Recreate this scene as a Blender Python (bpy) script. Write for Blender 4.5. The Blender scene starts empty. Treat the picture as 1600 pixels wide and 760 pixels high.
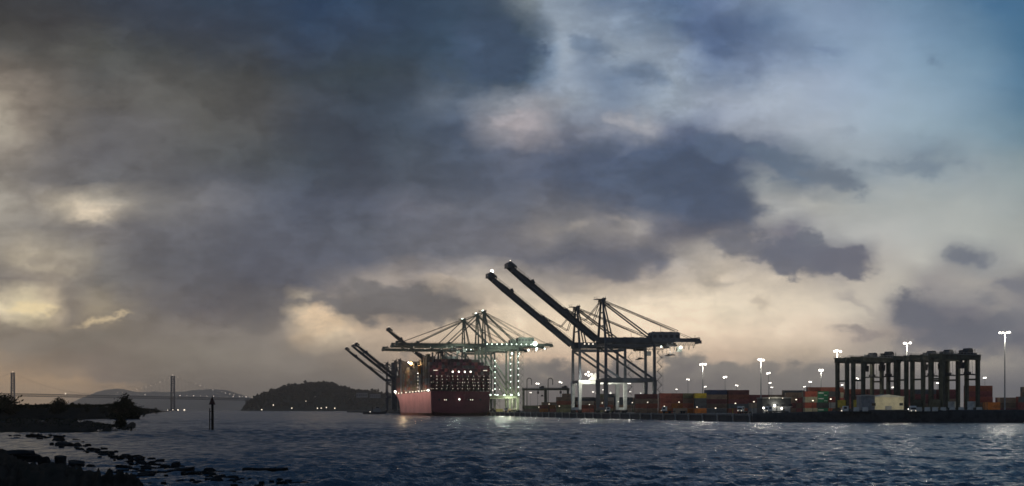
import bpy, math, random
import numpy as np
from mathutils import Vector, Matrix
R = math.radians
random.seed(7); rng = np.random.default_rng(7)
S = bpy.context.scene
COL = S.collection
F = 2222.0            # focal length in photo pixels
HZ = 640.5            # horizon row in the photo
EYE = 5.0             # eye height over the water

# ------------------------------------------------------------------ camera
cd = bpy.data.cameras.new('camera'); cam = bpy.data.objects.new('camera', cd); COL.objects.link(cam)
cam.location = (0, 0, EYE); cam.rotation_euler = (R(90), 0, 0)
cd.sensor_width = 36; cd.lens = 36 * F / 1600; cd.shift_y = (HZ - 380) / 1600
cd.clip_start = 0.5; cd.clip_end = 60000
S.camera = cam
S.view_settings.view_transform = 'Standard'; S.view_settings.look = 'None'
S.view_settings.exposure = 0.0; S.view_settings.gamma = 1.0
S.render.engine = 'CYCLES'
S.cycles.use_denoising = True
S.cycles.max_bounces = 5; S.cycles.diffuse_bounces = 2; S.cycles.glossy_bounces = 2
S.cycles.transparent_max_bounces = 4; S.cycles.volume_bounces = 0
S.cycles.sample_clamp_indirect = 3.0; S.cycles.caustics_reflective = False
S.cycles.filter_width = 1.6

def lin(c):
    out = []
    for v in c:
        v = v / 255.0
        out.append(v / 12.92 if v <= 0.04045 else ((v + 0.055) / 1.055) ** 2.4)
    return (out[0], out[1], out[2], 1.0)

# ------------------------------------------------------------------ sky (world)
SUN_AZ, SUN_EL = -28.0, 2.5      # degrees; the sun has just gone behind the cloud bank to the left
SKY = {
0: '0:54,56,60 80:54,58,64 160:52,60,72 240:54,64,80 320:52,66,84 400:50,66,87 480:46,67,96 560:48,68,93 640:49,68,90 720:57,75,96 780:63,78,96 830:122,133,141 860:146,160,176 920:132,148,168 1000:93,116,148 1060:82,104,136 1120:99,117,148 1160:114,132,159 1240:134,154,179 1320:125,145,172 1400:114,141,167 1480:92,124,153 1560:73,112,146 1600:70,109,142',
40: '0:58,59,60 80:60,61,64 160:60,64,70 240:54,62,74 320:56,64,78 400:52,64,81 480:48,67,92 560:50,66,88 640:51,68,90 720:57,77,98 810:63,80,98 840:113,128,145 870:152,165,180 960:138,153,172 1040:105,125,150 1120:81,99,132 1200:100,121,151 1280:139,159,185 1360:133,155,181 1440:119,147,174 1520:101,133,160 1600:72,112,144',
80: '0:80,80,78 80:80,80,78 160:80,82,80 240:70,74,76 320:60,66,74 400:56,64,75 480:52,65,84 560:52,66,82 640:53,70,88 720:57,77,98 820:63,82,100 850:115,133,155 880:150,162,176 920:112,128,150 970:150,163,178 1040:142,156,174 1120:89,108,140 1200:111,129,157 1280:128,148,174 1360:141,163,187 1440:131,157,181 1520:112,143,168 1600:77,117,148',
120: '0:120,112,103 80:93,90,86 160:86,88,88 240:86,86,84 320:76,78,78 400:66,68,69 480:58,67,76 560:56,68,78 640:59,70,82 720:61,77,94 820:65,84,102 850:112,130,152 880:142,154,170 960:108,125,148 1000:110,127,150 1040:150,163,178 1120:122,138,162 1200:147,162,184 1280:159,174,195 1360:149,169,191 1440:139,164,185 1520:122,151,174 1600:86,123,152',
160: '0:165,155,140 40:122,114,106 80:103,98,92 160:92,90,88 240:90,90,88 320:84,84,82 400:75,76,77 480:63,70,80 560:55,66,79 640:61,73,88 690:90,101,115 720:85,98,115 780:128,134,144 840:153,155,163 880:145,155,168 960:118,132,152 1040:152,164,178 1120:155,165,182 1200:172,183,198 1280:167,181,199 1360:157,175,193 1440:147,169,187 1520:131,157,177 1600:95,128,152',
200: '0:172,164,150 40:131,123,114 80:106,102,98 160:90,90,92 240:94,94,96 320:88,89,88 400:76,78,80 480:64,72,84 560:56,66,80 640:65,77,92 720:75,88,108 770:140,141,150 810:172,166,170 850:150,148,155 890:110,115,130 960:128,133,145 1010:155,156,162 1050:109,117,136 1090:85,97,122 1140:142,150,165 1200:159,167,180 1280:171,181,193 1360:161,177,191 1440:151,171,185 1520:135,159,175 1600:109,137,155',
240: '0:138,131,122 80:100,99,100 160:88,89,94 240:92,93,96 320:84,87,90 400:72,78,84 480:64,74,86 560:60,68,82 640:67,77,90 720:77,88,106 800:93,100,117 880:81,91,112 960:75,88,114 1040:69,86,116 1120:73,87,114 1200:95,108,130 1250:131,142,155 1300:155,165,175 1360:159,171,181 1440:126,142,156 1520:141,158,168 1600:125,145,155',
280: '0:124,120,115 80:111,110,111 160:98,100,104 240:100,102,107 320:88,92,100 400:78,84,94 480:68,77,90 560:66,74,88 640:73,81,94 720:81,90,106 800:83,91,108 880:77,87,108 960:73,85,108 1040:69,83,108 1130:71,83,106 1170:122,130,139 1200:145,151,155 1250:106,118,132 1310:104,116,131 1350:138,149,158 1400:155,165,171 1440:151,163,169 1520:157,167,171 1600:149,161,163',
320: '0:165,160,150 60:139,134,127 110:182,172,155 150:200,189,170 190:160,153,142 240:126,125,124 320:110,111,117 400:92,97,108 480:78,86,102 560:76,83,98 640:100,103,115 720:91,96,108 800:91,96,108 880:99,102,112 960:87,94,110 1040:75,85,104 1120:71,81,102 1165:90,97,114 1195:167,167,165 1280:174,174,169 1360:169,173,171 1440:169,174,172 1520:169,175,173 1600:155,163,163',
360: '0:139,135,128 80:122,120,117 160:114,112,113 240:100,102,109 320:94,97,106 400:90,95,108 480:84,90,104 560:84,90,102 640:100,104,116 720:104,106,116 800:107,108,117 855:145,140,138 890:126,125,128 960:140,136,136 1000:152,147,144 1040:102,103,114 1120:93,95,108 1190:130,128,132 1240:109,109,121 1280:159,159,159 1360:181,181,177 1440:181,183,179 1520:179,182,177 1600:165,169,165',
400: '0:150,144,134 40:165,156,140 80:160,152,138 130:138,133,124 160:108,108,109 240:86,89,96 320:86,90,100 400:84,89,102 480:82,87,100 560:84,89,102 640:101,104,114 720:109,111,120 800:111,111,119 880:93,96,108 960:93,95,108 1030:112,111,118 1060:165,158,152 1120:180,172,163 1180:163,156,152 1230:118,115,122 1280:99,99,112 1355:104,103,115 1385:181,177,171 1440:189,187,179 1480:153,153,153 1520:140,142,145 1600:174,174,169',
440: '0:110,109,109 80:138,130,120 160:108,108,107 240:88,90,96 320:84,87,96 400:80,84,96 480:86,89,100 560:125,120,119 610:160,150,142 650:144,136,132 700:173,162,152 740:190,178,162 800:192,179,163 880:152,144,138 960:160,150,144 1040:180,168,154 1120:206,192,173 1200:201,188,171 1280:185,175,163 1360:190,181,168 1400:185,179,168 1440:150,145,144 1520:165,160,154 1600:130,128,130',
480: '0:223,209,179 50:228,214,179 90:191,176,151 120:124,118,111 160:150,140,122 200:118,113,106 240:98,96,96 320:92,90,94 400:90,90,95 440:102,100,102 475:212,195,168 510:155,143,132 560:125,118,113 640:106,102,102 720:116,111,108 765:190,173,153 800:227,210,186 880:240,221,193 960:237,219,193 1040:235,217,191 1120:233,217,191 1200:233,217,193 1280:230,215,193 1360:203,193,177 1400:145,140,140 1440:103,103,112 1520:117,115,122 1560:150,145,142 1600:135,132,134',
520: '0:112,106,98 80:114,108,100 160:118,112,104 240:116,111,105 320:116,111,107 400:118,113,108 445:132,124,116 480:190,169,143 520:221,200,170 560:201,180,156 640:196,174,152 720:225,204,177 800:240,216,185 880:247,223,192 960:247,223,192 1040:245,221,192 1120:241,218,190 1200:237,216,190 1280:223,203,180 1340:170,156,145 1390:160,148,138 1430:112,108,114 1520:100,99,108 1600:112,108,114',
560: '0:130,118,104 80:110,103,95 160:109,103,97 240:118,113,105 320:121,116,108 400:125,119,111 480:129,122,114 560:141,130,118 640:173,153,133 720:195,169,144 800:219,192,163 880:222,194,167 960:224,196,167 1040:223,196,167 1120:207,182,158 1200:196,176,153 1280:191,173,152 1360:169,158,145 1440:163,153,141 1520:171,161,147 1600:143,137,131',
600: '0:168,142,113 80:152,133,112 160:123,113,105 240:116,110,102 320:116,110,103 400:119,113,106 480:121,115,108 560:121,115,108 640:128,119,110 720:131,121,112 800:129,120,113 880:128,120,113 960:131,122,114 1040:129,121,113 1120:125,118,113 1200:123,117,113 1280:123,117,114 1360:123,117,115 1440:121,115,115 1520:118,114,116 1600:117,114,117',
640: '0:152,130,104 80:142,124,104 160:121,110,102 240:117,111,104 400:118,112,105 560:119,113,106 720:125,117,110 880:125,117,110 1040:125,117,110 1200:121,115,111 1440:118,113,112 1600:116,113,115',
}
W = bpy.data.worlds.new('World'); S.world = W; W.use_nodes = True
nt = W.node_tree; nt.nodes.clear()
class G:
    """small helper for building scalar / vector node chains"""
    def __init__(s, nt): s.nt = nt
    def node(s, t, **k):
        n = s.nt.nodes.new(t)
        for a, b in k.items(): setattr(n, a, b)
        return n
    def put(s, sock, v):
        if isinstance(v, bpy.types.NodeSocket): s.nt.links.new(v, sock)
        else: sock.default_value = v
    def m(s, op, a, b=None, c=None, clamp=False):
        n = s.node('ShaderNodeMath', operation=op, use_clamp=clamp)
        s.put(n.inputs[0], a)
        if b is not None: s.put(n.inputs[1], b)
        if c is not None: s.put(n.inputs[2], c)
        return n.outputs[0]
    def vec(s, x, y, z):
        n = s.node('ShaderNodeCombineXYZ')
        for i, v in enumerate((x, y, z)): s.put(n.inputs[i], v)
        return n.outputs[0]
    def noise(s, v, scale, detail=5, rough=0.55, dist=0.0, w=None):
        n = s.node('ShaderNodeTexNoise'); n.noise_dimensions = '3D'
        s.put(n.inputs['Vector'], v); n.inputs['Scale'].default_value = scale
        n.inputs['Detail'].default_value = detail; n.inputs['Roughness'].default_value = rough
        n.inputs['Distortion'].default_value = dist
        return n.outputs['Fac']
    def mix(s, f, a, b, blend='MIX'):
        n = s.node('ShaderNodeMix', data_type='RGBA', blend_type=blend)
        s.put(n.inputs[0], f); s.put(n.inputs[6], a); s.put(n.inputs[7], b)
        return n.outputs[2]
    def sstep(s, v, lo, hi):
        n = s.node('ShaderNodeMapRange', interpolation_type='SMOOTHSTEP')
        s.put(n.inputs[0], v); n.inputs[1].default_value = lo; n.inputs[2].default_value = hi
        return n.outputs[0]
g = G(nt)
tc = g.node('ShaderNodeTexCoord'); sx = g.node('ShaderNodeSeparateXYZ'); nt.links.new(tc.outputs['Generated'], sx.inputs[0])
dx, dy, dz = sx.outputs
az = g.m('MULTIPLY', g.m('ARCTAN2', dx, dy), 180 / math.pi)                 # degrees, 0 = straight ahead
hor = g.m('SQRT', g.m('ADD', g.m('MULTIPLY', dx, dx), g.m('ADD', g.m('MULTIPLY', dy, dy), 1e-6)))
cosaz = g.m('MAXIMUM', g.m('DIVIDE', dy, hor), 0.82)
tel = g.m('DIVIDE', g.m('DIVIDE', dz, hor), cosaz)                          # tangent of the height over the horizon
el = g.m('MULTIPLY', g.m('ARCTANGENT', tel), 180 / math.pi)
def AZ(x): return math.degrees(math.atan((x - 800) / F))
def EL(y): return math.degrees(math.atan((HZ - y) / F))
nv = g.vec(az, g.m('MULTIPLY', el, 1.5), 3.3)
n1 = g.noise(nv, 0.36, 9, 0.62); n2 = g.noise(g.vec(g.m('ADD', az, 71.0), g.m('MULTIPLY', el, 1.6), 9.1), 0.4, 9, 0.62)
# the sheet of cloud thins out to the right, where the air is calm: less warping there
calm = g.sstep(az, 6.0, 15.0)
wa = g.m('SUBTRACT', 2.3, g.m('MULTIPLY', calm, 1.0))
azw = g.m('ADD', az, g.m('MULTIPLY', g.m('SUBTRACT', n1, 0.5), wa))
low = g.sstep(el, 0.3, 3.0)
elw = g.m('ADD', el, g.m('MULTIPLY', g.m('MULTIPLY', g.m('SUBTRACT', n2, 0.5), 1.7), g.m('ADD', 0.25, g.m('MULTIPLY', low, 0.75))))
t = g.m('ADD', g.m('DIVIDE', azw, 64.0), 0.5, clamp=True)
col = None
ys = sorted(SKY, reverse=True)
prev = None
def ramp(stops):
    n = g.node('ShaderNodeValToRGB'); cr = n.color_ramp; cr.interpolation = 'LINEAR'
    for i, (p, c) in enumerate(stops):
        if i == 0: e = cr.elements[0]; e.position = p
        elif i == 1: e = cr.elements[1]; e.position = p
        else: e = cr.elements.new(p)
        e.color = c
    g.put(n.inputs[0], t)
    return n.outputs[0]
for y in ys:
    stops = []
    for tok in SKY[y].split():
        x, c = tok.split(':'); c = tuple(int(v) for v in c.split(','))
        stops.append(((AZ(int(x)) / 64 + 0.5), lin(c)))
    r = ramp(stops)
    if col is None: col = r
    else:
        a, b = EL(prev), EL(y)
        f = g.m('DIVIDE', g.m('SUBTRACT', elw, a), b - a, clamp=True)
        col = g.mix(f, col, r)
    prev = y
# separate clouds and gaps with ragged edges: (x, y, half width, half height, tilt, colour, cover, edge softness)
fine = g.noise(nv, 0.8, 9, 0.6)
bw1 = g.noise(g.vec(g.m('ADD', az, 17.0), g.m('MULTIPLY', el, 1.35), 2.2), 0.6, 9, 0.62); bw2 = g.noise(g.vec(g.m('ADD', az, 53.0), g.m('MULTIPLY', el, 1.35), 7.7), 0.6, 9, 0.62)
azb = g.m('ADD', az, g.m('MULTIPLY', g.m('SUBTRACT', bw1, 0.5), 2.6)); elb = g.m('ADD', el, g.m('MULTIPLY', g.m('MULTIPLY', g.m('SUBTRACT', bw2, 0.5), 1.9), g.m('ADD', 0.3, g.m('MULTIPLY', low, 0.7))))
fine2 = g.noise(g.vec(g.m('ADD', az, 31.0), g.m('MULTIPLY', el, 1.9), 5.7), 0.5, 7, 0.58)
BLOBS = [
 (1130, 612, 230, 52, 0, (126,120,114), 1.0, .22), (1330, 622, 200, 52, 0, (126,120,114), .9, .3), (760, 612, 230, 58, 0, (126,120,114), 1.0, .3), (960, 615, 190, 46, 0, (108,103,102), 1.0, .3),
 (600, 470, 130, 30, -4, (103,101,102), .9, .35), (655, 487, 75, 20, 6, (107,104,104), .9, .4),
 (1440, 488, 62, 34, 12, (96,98,109), .95, .45), (1520, 528, 120, 36, 0, (93,95,106), .9, .5), (1590, 500, 60, 30, 0, (107,108,116), .7, .5),
 (1505, 404, 40, 20, 14, (107,112,124), .85, .6), (1588, 440, 30, 20, 10, (116,117,126), .8, .6), (1545, 467, 26, 12, 0, (120,120,126), .7, .6),
 (1342, 522, 52, 10, 4, (142,132,128), .85, .7), (1335, 476, 34, 13, 12, (158,150,146), .7, .7), (1190, 473, 20, 11, 0, (180,166,150), .6, .7), (1120, 438, 50, 9, 0, (172,162,150), .6, .7), (1285, 560, 16, 9, 0, (165,152,142), .6, .7),
 (1008, 268, 150, 66, 10, (77,90,111), .55, .5), (1108, 300, 88, 70, 32, (69,82,105), .75, .45), (1148, 236, 74, 26, 12, (85,100,124), .8, .4), (1228, 258, 62, 24, 18, (99,114,133), .85, .4), (1302, 284, 58, 21, 14, (108,119,133), .85, .4),
 (1222, 322, 42, 22, 28, (160,161,161), .6, .8),
 (1165, 382, 84, 28, 8, (98,101,113), .8, .45), (1248, 400, 70, 32, 6, (96,99,112), .9, .35), (1322, 412, 60, 23, 8, (99,100,112), .95, .35), (1258, 366, 26, 15, 10, (99,103,115), .85, .4),
 (1440, 258, 88, 20, 0, (116,131,146), .75, .6), (1315, 212, 30, 14, 10, (138,150,164), .6, .8),
 (970, 408, 90, 28, 0, (93,96,108), .8, .45),
 (10, 598, 200, 20, 4, (172,146,116), .9, .5), (700, 452, 60, 16, 14, (178,164,149), .75, .6),
 (770, 80, 84, 66, 35, (63,80,103), .9, .35), (1120, 50, 80, 34, 12, (83,102,134), .8, .6), (1165, 110, 40, 40, 60, (108,124,152), .6, .8), (1282, 76, 40, 13, 10, (112,130,158), .8, .8), (1456, 96, 10, 13, 0, (108,132,156), .7, .9),
 (925, 68, 48, 18, 15, (106,124,147), .7, .6), (1005, 118, 52, 20, 20, (104,122,146), .7, .6),
 (138, 330, 52, 26, 14, (220,204,180), .85, .8), (812, 188, 46, 15, -6, (180,172,176), .8, .8), (508, 506, 56, 22, 14, (226,198,164), .85, .8), (40, 478, 60, 11, -4, (232,212,168), .9, .6), (160, 501, 46, 9, -6, (214,193,156), .85, .7),
 (895, 360, 34, 12, -10, (166,158,150), .6, .8), (985, 345, 34, 9, -8, (160,154,150), .6, .8), (975, 190, 40, 13, 25, (164,163,168), .7, .8), (60, 415, 60, 14, 12, (176,166,146), .6, .8), (690, 330, 50, 14, 0, (111,113,120), .5, .9),
 (60, 530, 130, 26, 0, (108,105,99), .8, .4), (330, 470, 130, 40, 0, (87,89,96), .6, .8),
]
for (bx, by, rx, ry, tilt, c, cover, soft) in BLOBS:
    k = 360 / (2 * math.pi * F)
    ca, sa = math.cos(R(tilt)), math.sin(R(tilt))
    u = g.m('SUBTRACT', azb, AZ(bx)); v = g.m('SUBTRACT', elb, EL(by))
    a = g.m('ADD', g.m('MULTIPLY', u, ca / (rx * k)), g.m('MULTIPLY', v, -sa / (rx * k)))
    b = g.m('ADD', g.m('MULTIPLY', u, sa / (ry * k)), g.m('MULTIPLY', v, ca / (ry * k)))
    d = g.m('SQRT', g.m('ADD', g.m('MULTIPLY', a, a), g.m('MULTIPLY', b, b)))
    f = g.m('ADD', g.m('SUBTRACT', 1.12, d), g.m('MULTIPLY', g.m('SUBTRACT', fine, 0.5), 1.7))
    f = g.m('MULTIPLY', g.sstep(f, 0.0, soft * 1.5), cover)
    col = g.mix(f, col, lin(c))
# soft mottling of the cloud bodies
mott = g.m('ADD', 0.99, g.m('MULTIPLY', g.m('SUBTRACT', fine2, 0.42), g.m('SUBTRACT', 0.5, g.m('MULTIPLY', calm, 0.36))))
# broken layers: ragged lumps of thicker and thinner cloud, and thin wisps
ln = g.noise(g.vec(g.m('ADD', g.m('ADD', az, g.m('MULTIPLY', g.m('SUBTRACT', bw2, 0.5), 3.0)), 11.0), g.m('MULTIPLY', el, 1.6), 1.4), 0.36, 7, 0.56)
ln2 = g.noise(g.vec(g.m('ADD', g.m('ADD', az, g.m('MULTIPLY', g.m('SUBTRACT', bw1, 0.5), 2.0)), 97.0), g.m('MULTIPLY', el, 1.8), 6.6), 1.2, 8, 0.62)
lump = g.m('SUBTRACT', g.sstep(ln, 0.44, 0.60), 0.5); lump2 = g.m('SUBTRACT', g.sstep(ln2, 0.40, 0.64), 0.5)
amt = g.m('MULTIPLY', g.m('SUBTRACT', 1.0, g.m('MULTIPLY', calm, 0.8)), g.m('ADD', 0.35, g.m('MULTIPLY', g.sstep(el, 1.0, 4.5), 0.65)))
mott = g.m('ADD', mott, g.m('MULTIPLY', g.m('ADD', g.m('MULTIPLY', lump, 0.22), g.m('MULTIPLY', lump2, 0.09)), amt))
mc = g.vec(mott, mott, mott)
col = g.mix(1.0, col, mc, 'MULTIPLY')
# the sky goes on above and beside the frame as broken dusk cloud
nb = g.noise(tc.outputs['Generated'], 3.2, 6, 0.55, 0.4)
upc = g.mix(g.sstep(nb, 0.4, 0.62), lin((74, 98, 130)), lin((58, 68, 84)))
lowc = g.mix(g.sstep(nb, 0.42, 0.6), lin((150, 138, 122)), lin((96, 94, 97)))
outc = g.mix(g.sstep(el, 2.0, 14.0), lowc, upc)
inside = g.m('MULTIPLY', g.m('SUBTRACT', 1.0, g.sstep(g.m('ABSOLUTE', az), 21.0, 30.0)), g.m('SUBTRACT', 1.0, g.sstep(el, 16.5, 24.0)))
col = g.mix(inside, outc, col)
# the lowest air is seen through the haze
gain = g.m('ADD', 1.03, g.m('MULTIPLY', g.m('EXPONENT', g.m('MULTIPLY', g.m('MAXIMUM', el, 0.0), -0.30)), 0.56))
col = g.mix(1.0, col, g.vec(gain, gain, gain), 'MULTIPLY')
bg = g.node('ShaderNodeBackground'); g.put(bg.inputs[0], col); bg.inputs[1].default_value = 0.97
ns = g.node('ShaderNodeTexSky'); ns.sky_type = 'NISHITA'; ns.sun_disc = False
ns.sun_elevation = R(SUN_EL); ns.sun_rotation = R(SUN_AZ); ns.air_density = 1.0; ns.dust_density = 1.0
bg2 = g.node('ShaderNodeBackground'); g.put(bg2.inputs[0], ns.outputs[0]); bg2.inputs[1].default_value = 0.0015
ad = g.node('ShaderNodeAddShader'); wo = g.node('ShaderNodeOutputWorld')
nt.links.new(bg.outputs[0], ad.inputs[0]); nt.links.new(bg2.outputs[0], ad.inputs[1]); nt.links.new(ad.outputs[0], wo.inputs[0])
W.cycles.sampling_method = 'MANUAL'; W.cycles.sample_map_resolution = 512

sd = bpy.data.lights.new('sun', 'SUN'); sd.energy = 0.04; sd.angle = R(15); sd.color = (1, .82, .62)
sun = bpy.data.objects.new('sun', sd); COL.objects.link(sun)
dirv = Vector((math.sin(R(SUN_AZ)) * math.cos(R(SUN_EL)), math.cos(R(SUN_AZ)) * math.cos(R(SUN_EL)), math.sin(R(SUN_EL))))
sun.rotation_euler = dirv.to_track_quat('Z', 'Y').to_euler(); sun.location = (-300, 200, 400)

# ------------------------------------------------------------------ materials
MATS = {}
def mat(name, c, rough=.6, var=.25, scale=.6, metal=0.0, bump=0.0, bscale=6.0, spec=.4, corr=None):
    if name in MATS: return MATS[name]
    m = bpy.data.materials.new(name); m.use_nodes = True
    t = m.node_tree; q = G(t); b = t.nodes['Principled BSDF']
    co = q.node('ShaderNodeTexCoord').outputs['Object']
    n = q.noise(co, scale, 5, .6)
    dirt = q.sstep(n, .38, .72)
    hi = tuple(min(1, v * (1 + var)) for v in c) + (1,); lo = tuple(v * (1 - var) for v in c) + (1,)
    q.put(b.inputs['Base Color'], q.mix(dirt, hi, lo))
    q.put(b.inputs['Roughness'], q.m('ADD', rough - .1, q.m('MULTIPLY', n, .2)))
    b.inputs['Metallic'].default_value = metal; b.inputs['Specular IOR Level'].default_value = spec
    if bump:
        bn = q.node('ShaderNodeBump'); bn.inputs['Strength'].default_value = bump
        h = q.noise(co, bscale, 4, .6)
        q.put(bn.inputs['Height'], h); t.links.new(bn.outputs[0], b.inputs['Normal'])
    MATS[name] = m
    return m
def glow(name, c, s):
    if name in MATS: return MATS[name]
    m = bpy.data.materials.new(name); m.use_nodes = True
    t = m.node_tree; t.nodes.clear(); q = G(t)
    e = q.node('ShaderNodeEmission'); e.inputs[0].default_value = (*c, 1); e.inputs[1].default_value = s
    o = q.node('ShaderNodeOutputMaterial'); t.links.new(e.outputs[0], o.inputs[0])
    m.cycles.emission_sampling = 'NONE'
    MATS[name] = m
    return m
LAMP = glow('lamp_white', (1, .93, .80), 7)
LAMPG = glow('lamp_green_white', (.84, 1, .86), 5)
LAMPS = glow('lamp_small', (1, .88, .70), 1.7)
LAMPO = glow('lamp_amber', (1, .55, .2), 8)
LAMPF = glow('lamp_far', (1, .86, .66), 2.6)
LAMPB = glow('lamp_bead', (1, .82, .66), 4.0)
STEEL = mat('dark_crane_paint', (.060, .072, .085), .55, .3, .25)
STEELW = mat('pale_cab_lit_leg_paint', (.55, .57, .52), .55, .2, .25)
GREEN = mat('grey_green_crane_paint', (.13, .15, .125), .55, .25, .25)
OLIVE = mat('olive_gantry_paint', (.060, .064, .040), .6, .35, .5)
CABLE = mat('cable_steel', (.05, .055, .06), .5, .2)
DARKM = mat('dark_metal', (.04, .042, .045), .6, .3)
RUBBER = mat('rubber', (.02, .02, .02), .85, .2)
GLASS = mat('window_glass', (.02, .025, .03), .12, .1)
CONC = mat('concrete', (.20, .19, .17), .85, .25, .12, bump=.2)
WHITE = mat('white_paint', (.72, .70, .62), .6, .15)
CREAM = mat('cream_wall', (.62, .56, .38), .7, .15, .4)
GREY = mat('grey_cladding', (.24, .25, .25), .7, .2)
YEL = mat('yellow_paint', (.62, .44, .04), .55, .2)
GALV = mat('galvanised', (.32, .33, .33), .5, .15, metal=.3)
ROCKM = mat('wet_rock', (.014, .015, .015), .85, .4, 1.5, bump=.5, bscale=3, spec=.06)
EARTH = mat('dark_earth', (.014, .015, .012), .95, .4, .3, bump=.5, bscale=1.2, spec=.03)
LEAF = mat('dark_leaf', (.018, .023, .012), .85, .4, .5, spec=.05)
BARK = mat('bark', (.03, .024, .018), .9, .3)
BRIDGE = mat('bridge_steel', (.13, .13, .14), .6, .15, .02)
HILL = mat('hill_ground', (.045, .05, .035), .9, .3, .02, spec=.05)
TIMBER = mat('creosote_timber', (.018, .016, .014), .85, .35, 2, spec=.08)
PILE = mat('fender_pile_timber', (.42, .39, .33), .8, .3, 1.5)

# ------------------------------------------------------------------ mesh helpers
class MB:
    def __init__(s): s.v = []; s.f = []
    def add(s, vs, fs):
        o = len(s.v); s.v += [tuple(p) for p in vs]; s.f += [tuple(i + o for i in f) for f in fs]; return s
    def box(s, c, size):
        x, y, z = c; a, b, d = (v / 2 for v in size)
        vs = [(x + i * a, y + j * b, z + k * d) for k in (-1, 1) for j in (-1, 1) for i in (-1, 1)]
        return s.add(vs, [(0, 2, 3, 1), (4, 5, 7, 6), (0, 1, 5, 4), (2, 6, 7, 3), (0, 4, 6, 2), (1, 3, 7, 5)])
    def beam(s, p0, p1, w, h, w1=None, h1=None):
        p0, p1 = Vector(p0), Vector(p1); d = (p1 - p0).normalized()
        up = Vector((0, 0, 1)) if abs(d.z) < .95 else Vector((1, 0, 0))
        side = d.cross(up).normalized(); up = side.cross(d)
        w1 = w if w1 is None else w1; h1 = h if h1 is None else h1
        vs = []
        for p, ww, hh in ((p0, w, h), (p1, w1, h1)):
            for i, j in ((-1, -1), (1, -1), (1, 1), (-1, 1)): vs.append(p + side * (i * ww / 2) + up * (j * hh / 2))
        return s.add(vs, [(0, 1, 2, 3), (7, 6, 5, 4), (0, 4, 5, 1), (1, 5, 6, 2), (2, 6, 7, 3), (3, 7, 4, 0)])
    def tube(s, p0, p1, r, r1=None, n=8):
        p0, p1 = Vector(p0), Vector(p1); d = (p1 - p0).normalized(); r1 = r if r1 is None else r1
        a = d.orthogonal().normalized(); b = d.cross(a)
        vs = []
        for p, rr in ((p0, r), (p1, r1)):
            for i in range(n):
                q = 2 * math.pi * i / n; vs.append(p + a * (rr * math.cos(q)) + b * (rr * math.sin(q)))
        fs = [(i, (i + 1) % n, n + (i + 1) % n, n + i) for i in range(n)]
        fs += [tuple(range(n - 1, -1, -1)), tuple(range(n, 2 * n))]
        return s.add(vs, fs)
    def path(s, pts, r, n=5):
        for a, b in zip(pts[:-1], pts[1:]): s.tube(a, b, r, r, n)
        return s
    def ball(s, c, r, nu=8, nv=5, sq=1.0):
        vs = [(c[0], c[1], c[2] - r * sq)]
        for j in range(1, nv):
            ph = math.pi * j / nv - math.pi / 2
            for i in range(nu):
                th = 2 * math.pi * i / nu
                vs.append((c[0] + r * math.cos(ph) * math.cos(th), c[1] + r * math.cos(ph) * math.sin(th), c[2] + r * sq * math.sin(ph)))
        vs.append((c[0], c[1], c[2] + r * sq)); fs = []
        for i in range(nu):
            fs.append((0, 1 + (i + 1) % nu, 1 + i)); fs.append((len(vs) - 1, len(vs) - 1 - nu + i, len(vs) - 1 - nu + (i + 1) % nu))
        for j in range(nv - 2):
            for i in range(nu):
                a = 1 + j * nu
                fs.append((a + i, a + (i + 1) % nu, a + nu + (i + 1) % nu, a + nu + i))
        return s.add(vs, fs)
    def prism(s, prof, axis_len, origin=(0, 0, 0), axis='y'):
        n = len(prof); vs = []
        for k in (-.5, .5):
            for (a, b) in prof:
                vs.append((origin[0] + a, origin[1] + k * axis_len, origin[2] + b) if axis == 'y' else (origin[0] + k * axis_len, origin[1] + a, origin[2] + b))
        return s.add(vs, [tuple(range(n - 1, -1, -1)), tuple(range(n, 2 * n))] + [(i, (i + 1) % n, n + (i + 1) % n, n + i) for i in range(n)])
    def build(s, name, m, parent=None, smooth=False):
        me = bpy.data.meshes.new(name); me.from_pydata(s.v, [], s.f); me.update()
        if smooth: me.polygons.foreach_set('use_smooth', [True] * len(me.polygons))
        me.materials.append(m)
        o = bpy.data.objects.new(name, me); COL.objects.link(o)
        if parent is not None: o.parent = parent
        return o
def tag(o, label=None, cat=None, group=None, kind=None):
    for k, v in (('label', label), ('category', cat), ('group', group), ('kind', kind)):
        if v: o[k] = v
    return o
def thing(name, label, cat, loc=(0, 0, 0), rz=0.0, group=None):
    o = bpy.data.objects.new(name, None); o.empty_display_size = .5; COL.objects.link(o)
    o.location = loc; o.rotation_euler = (0, 0, rz)
    return tag(o, label, cat, group)
KIDS = {}
def dup(root, loc, rz, label=None, skip=()):
    r = root.copy(); COL.objects.link(r); r.location = loc; r.rotation_euler = (0, 0, rz)
    if label: r['label'] = label
    for ch in root.children:
        if ch.type == 'LIGHT' or ch in skip: continue
        c = ch.copy(); COL.objects.link(c); c.parent = r
        for s2 in ch.children:
            d = s2.copy(); COL.objects.link(d); d.parent = c
    return r
def lamp_light(loc, watts, c, size=.5, parent=None):
    l = bpy.data.lights.new('lamp_light', 'POINT'); l.energy = watts; l.color = c; l.shadow_soft_size = size
    o = bpy.data.objects.new('lamp_light', l); COL.objects.link(o); o.location = loc
    if parent is not None: o.parent = parent
    return o
def at(x, Y, y=None, z=None):
    """the place seen in the photo at column x (row y) that lies Y metres ahead"""
    return Vector(((x - 800) / F * Y, Y, z if z is not None else EYE + (HZ - y) / F * Y))

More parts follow.
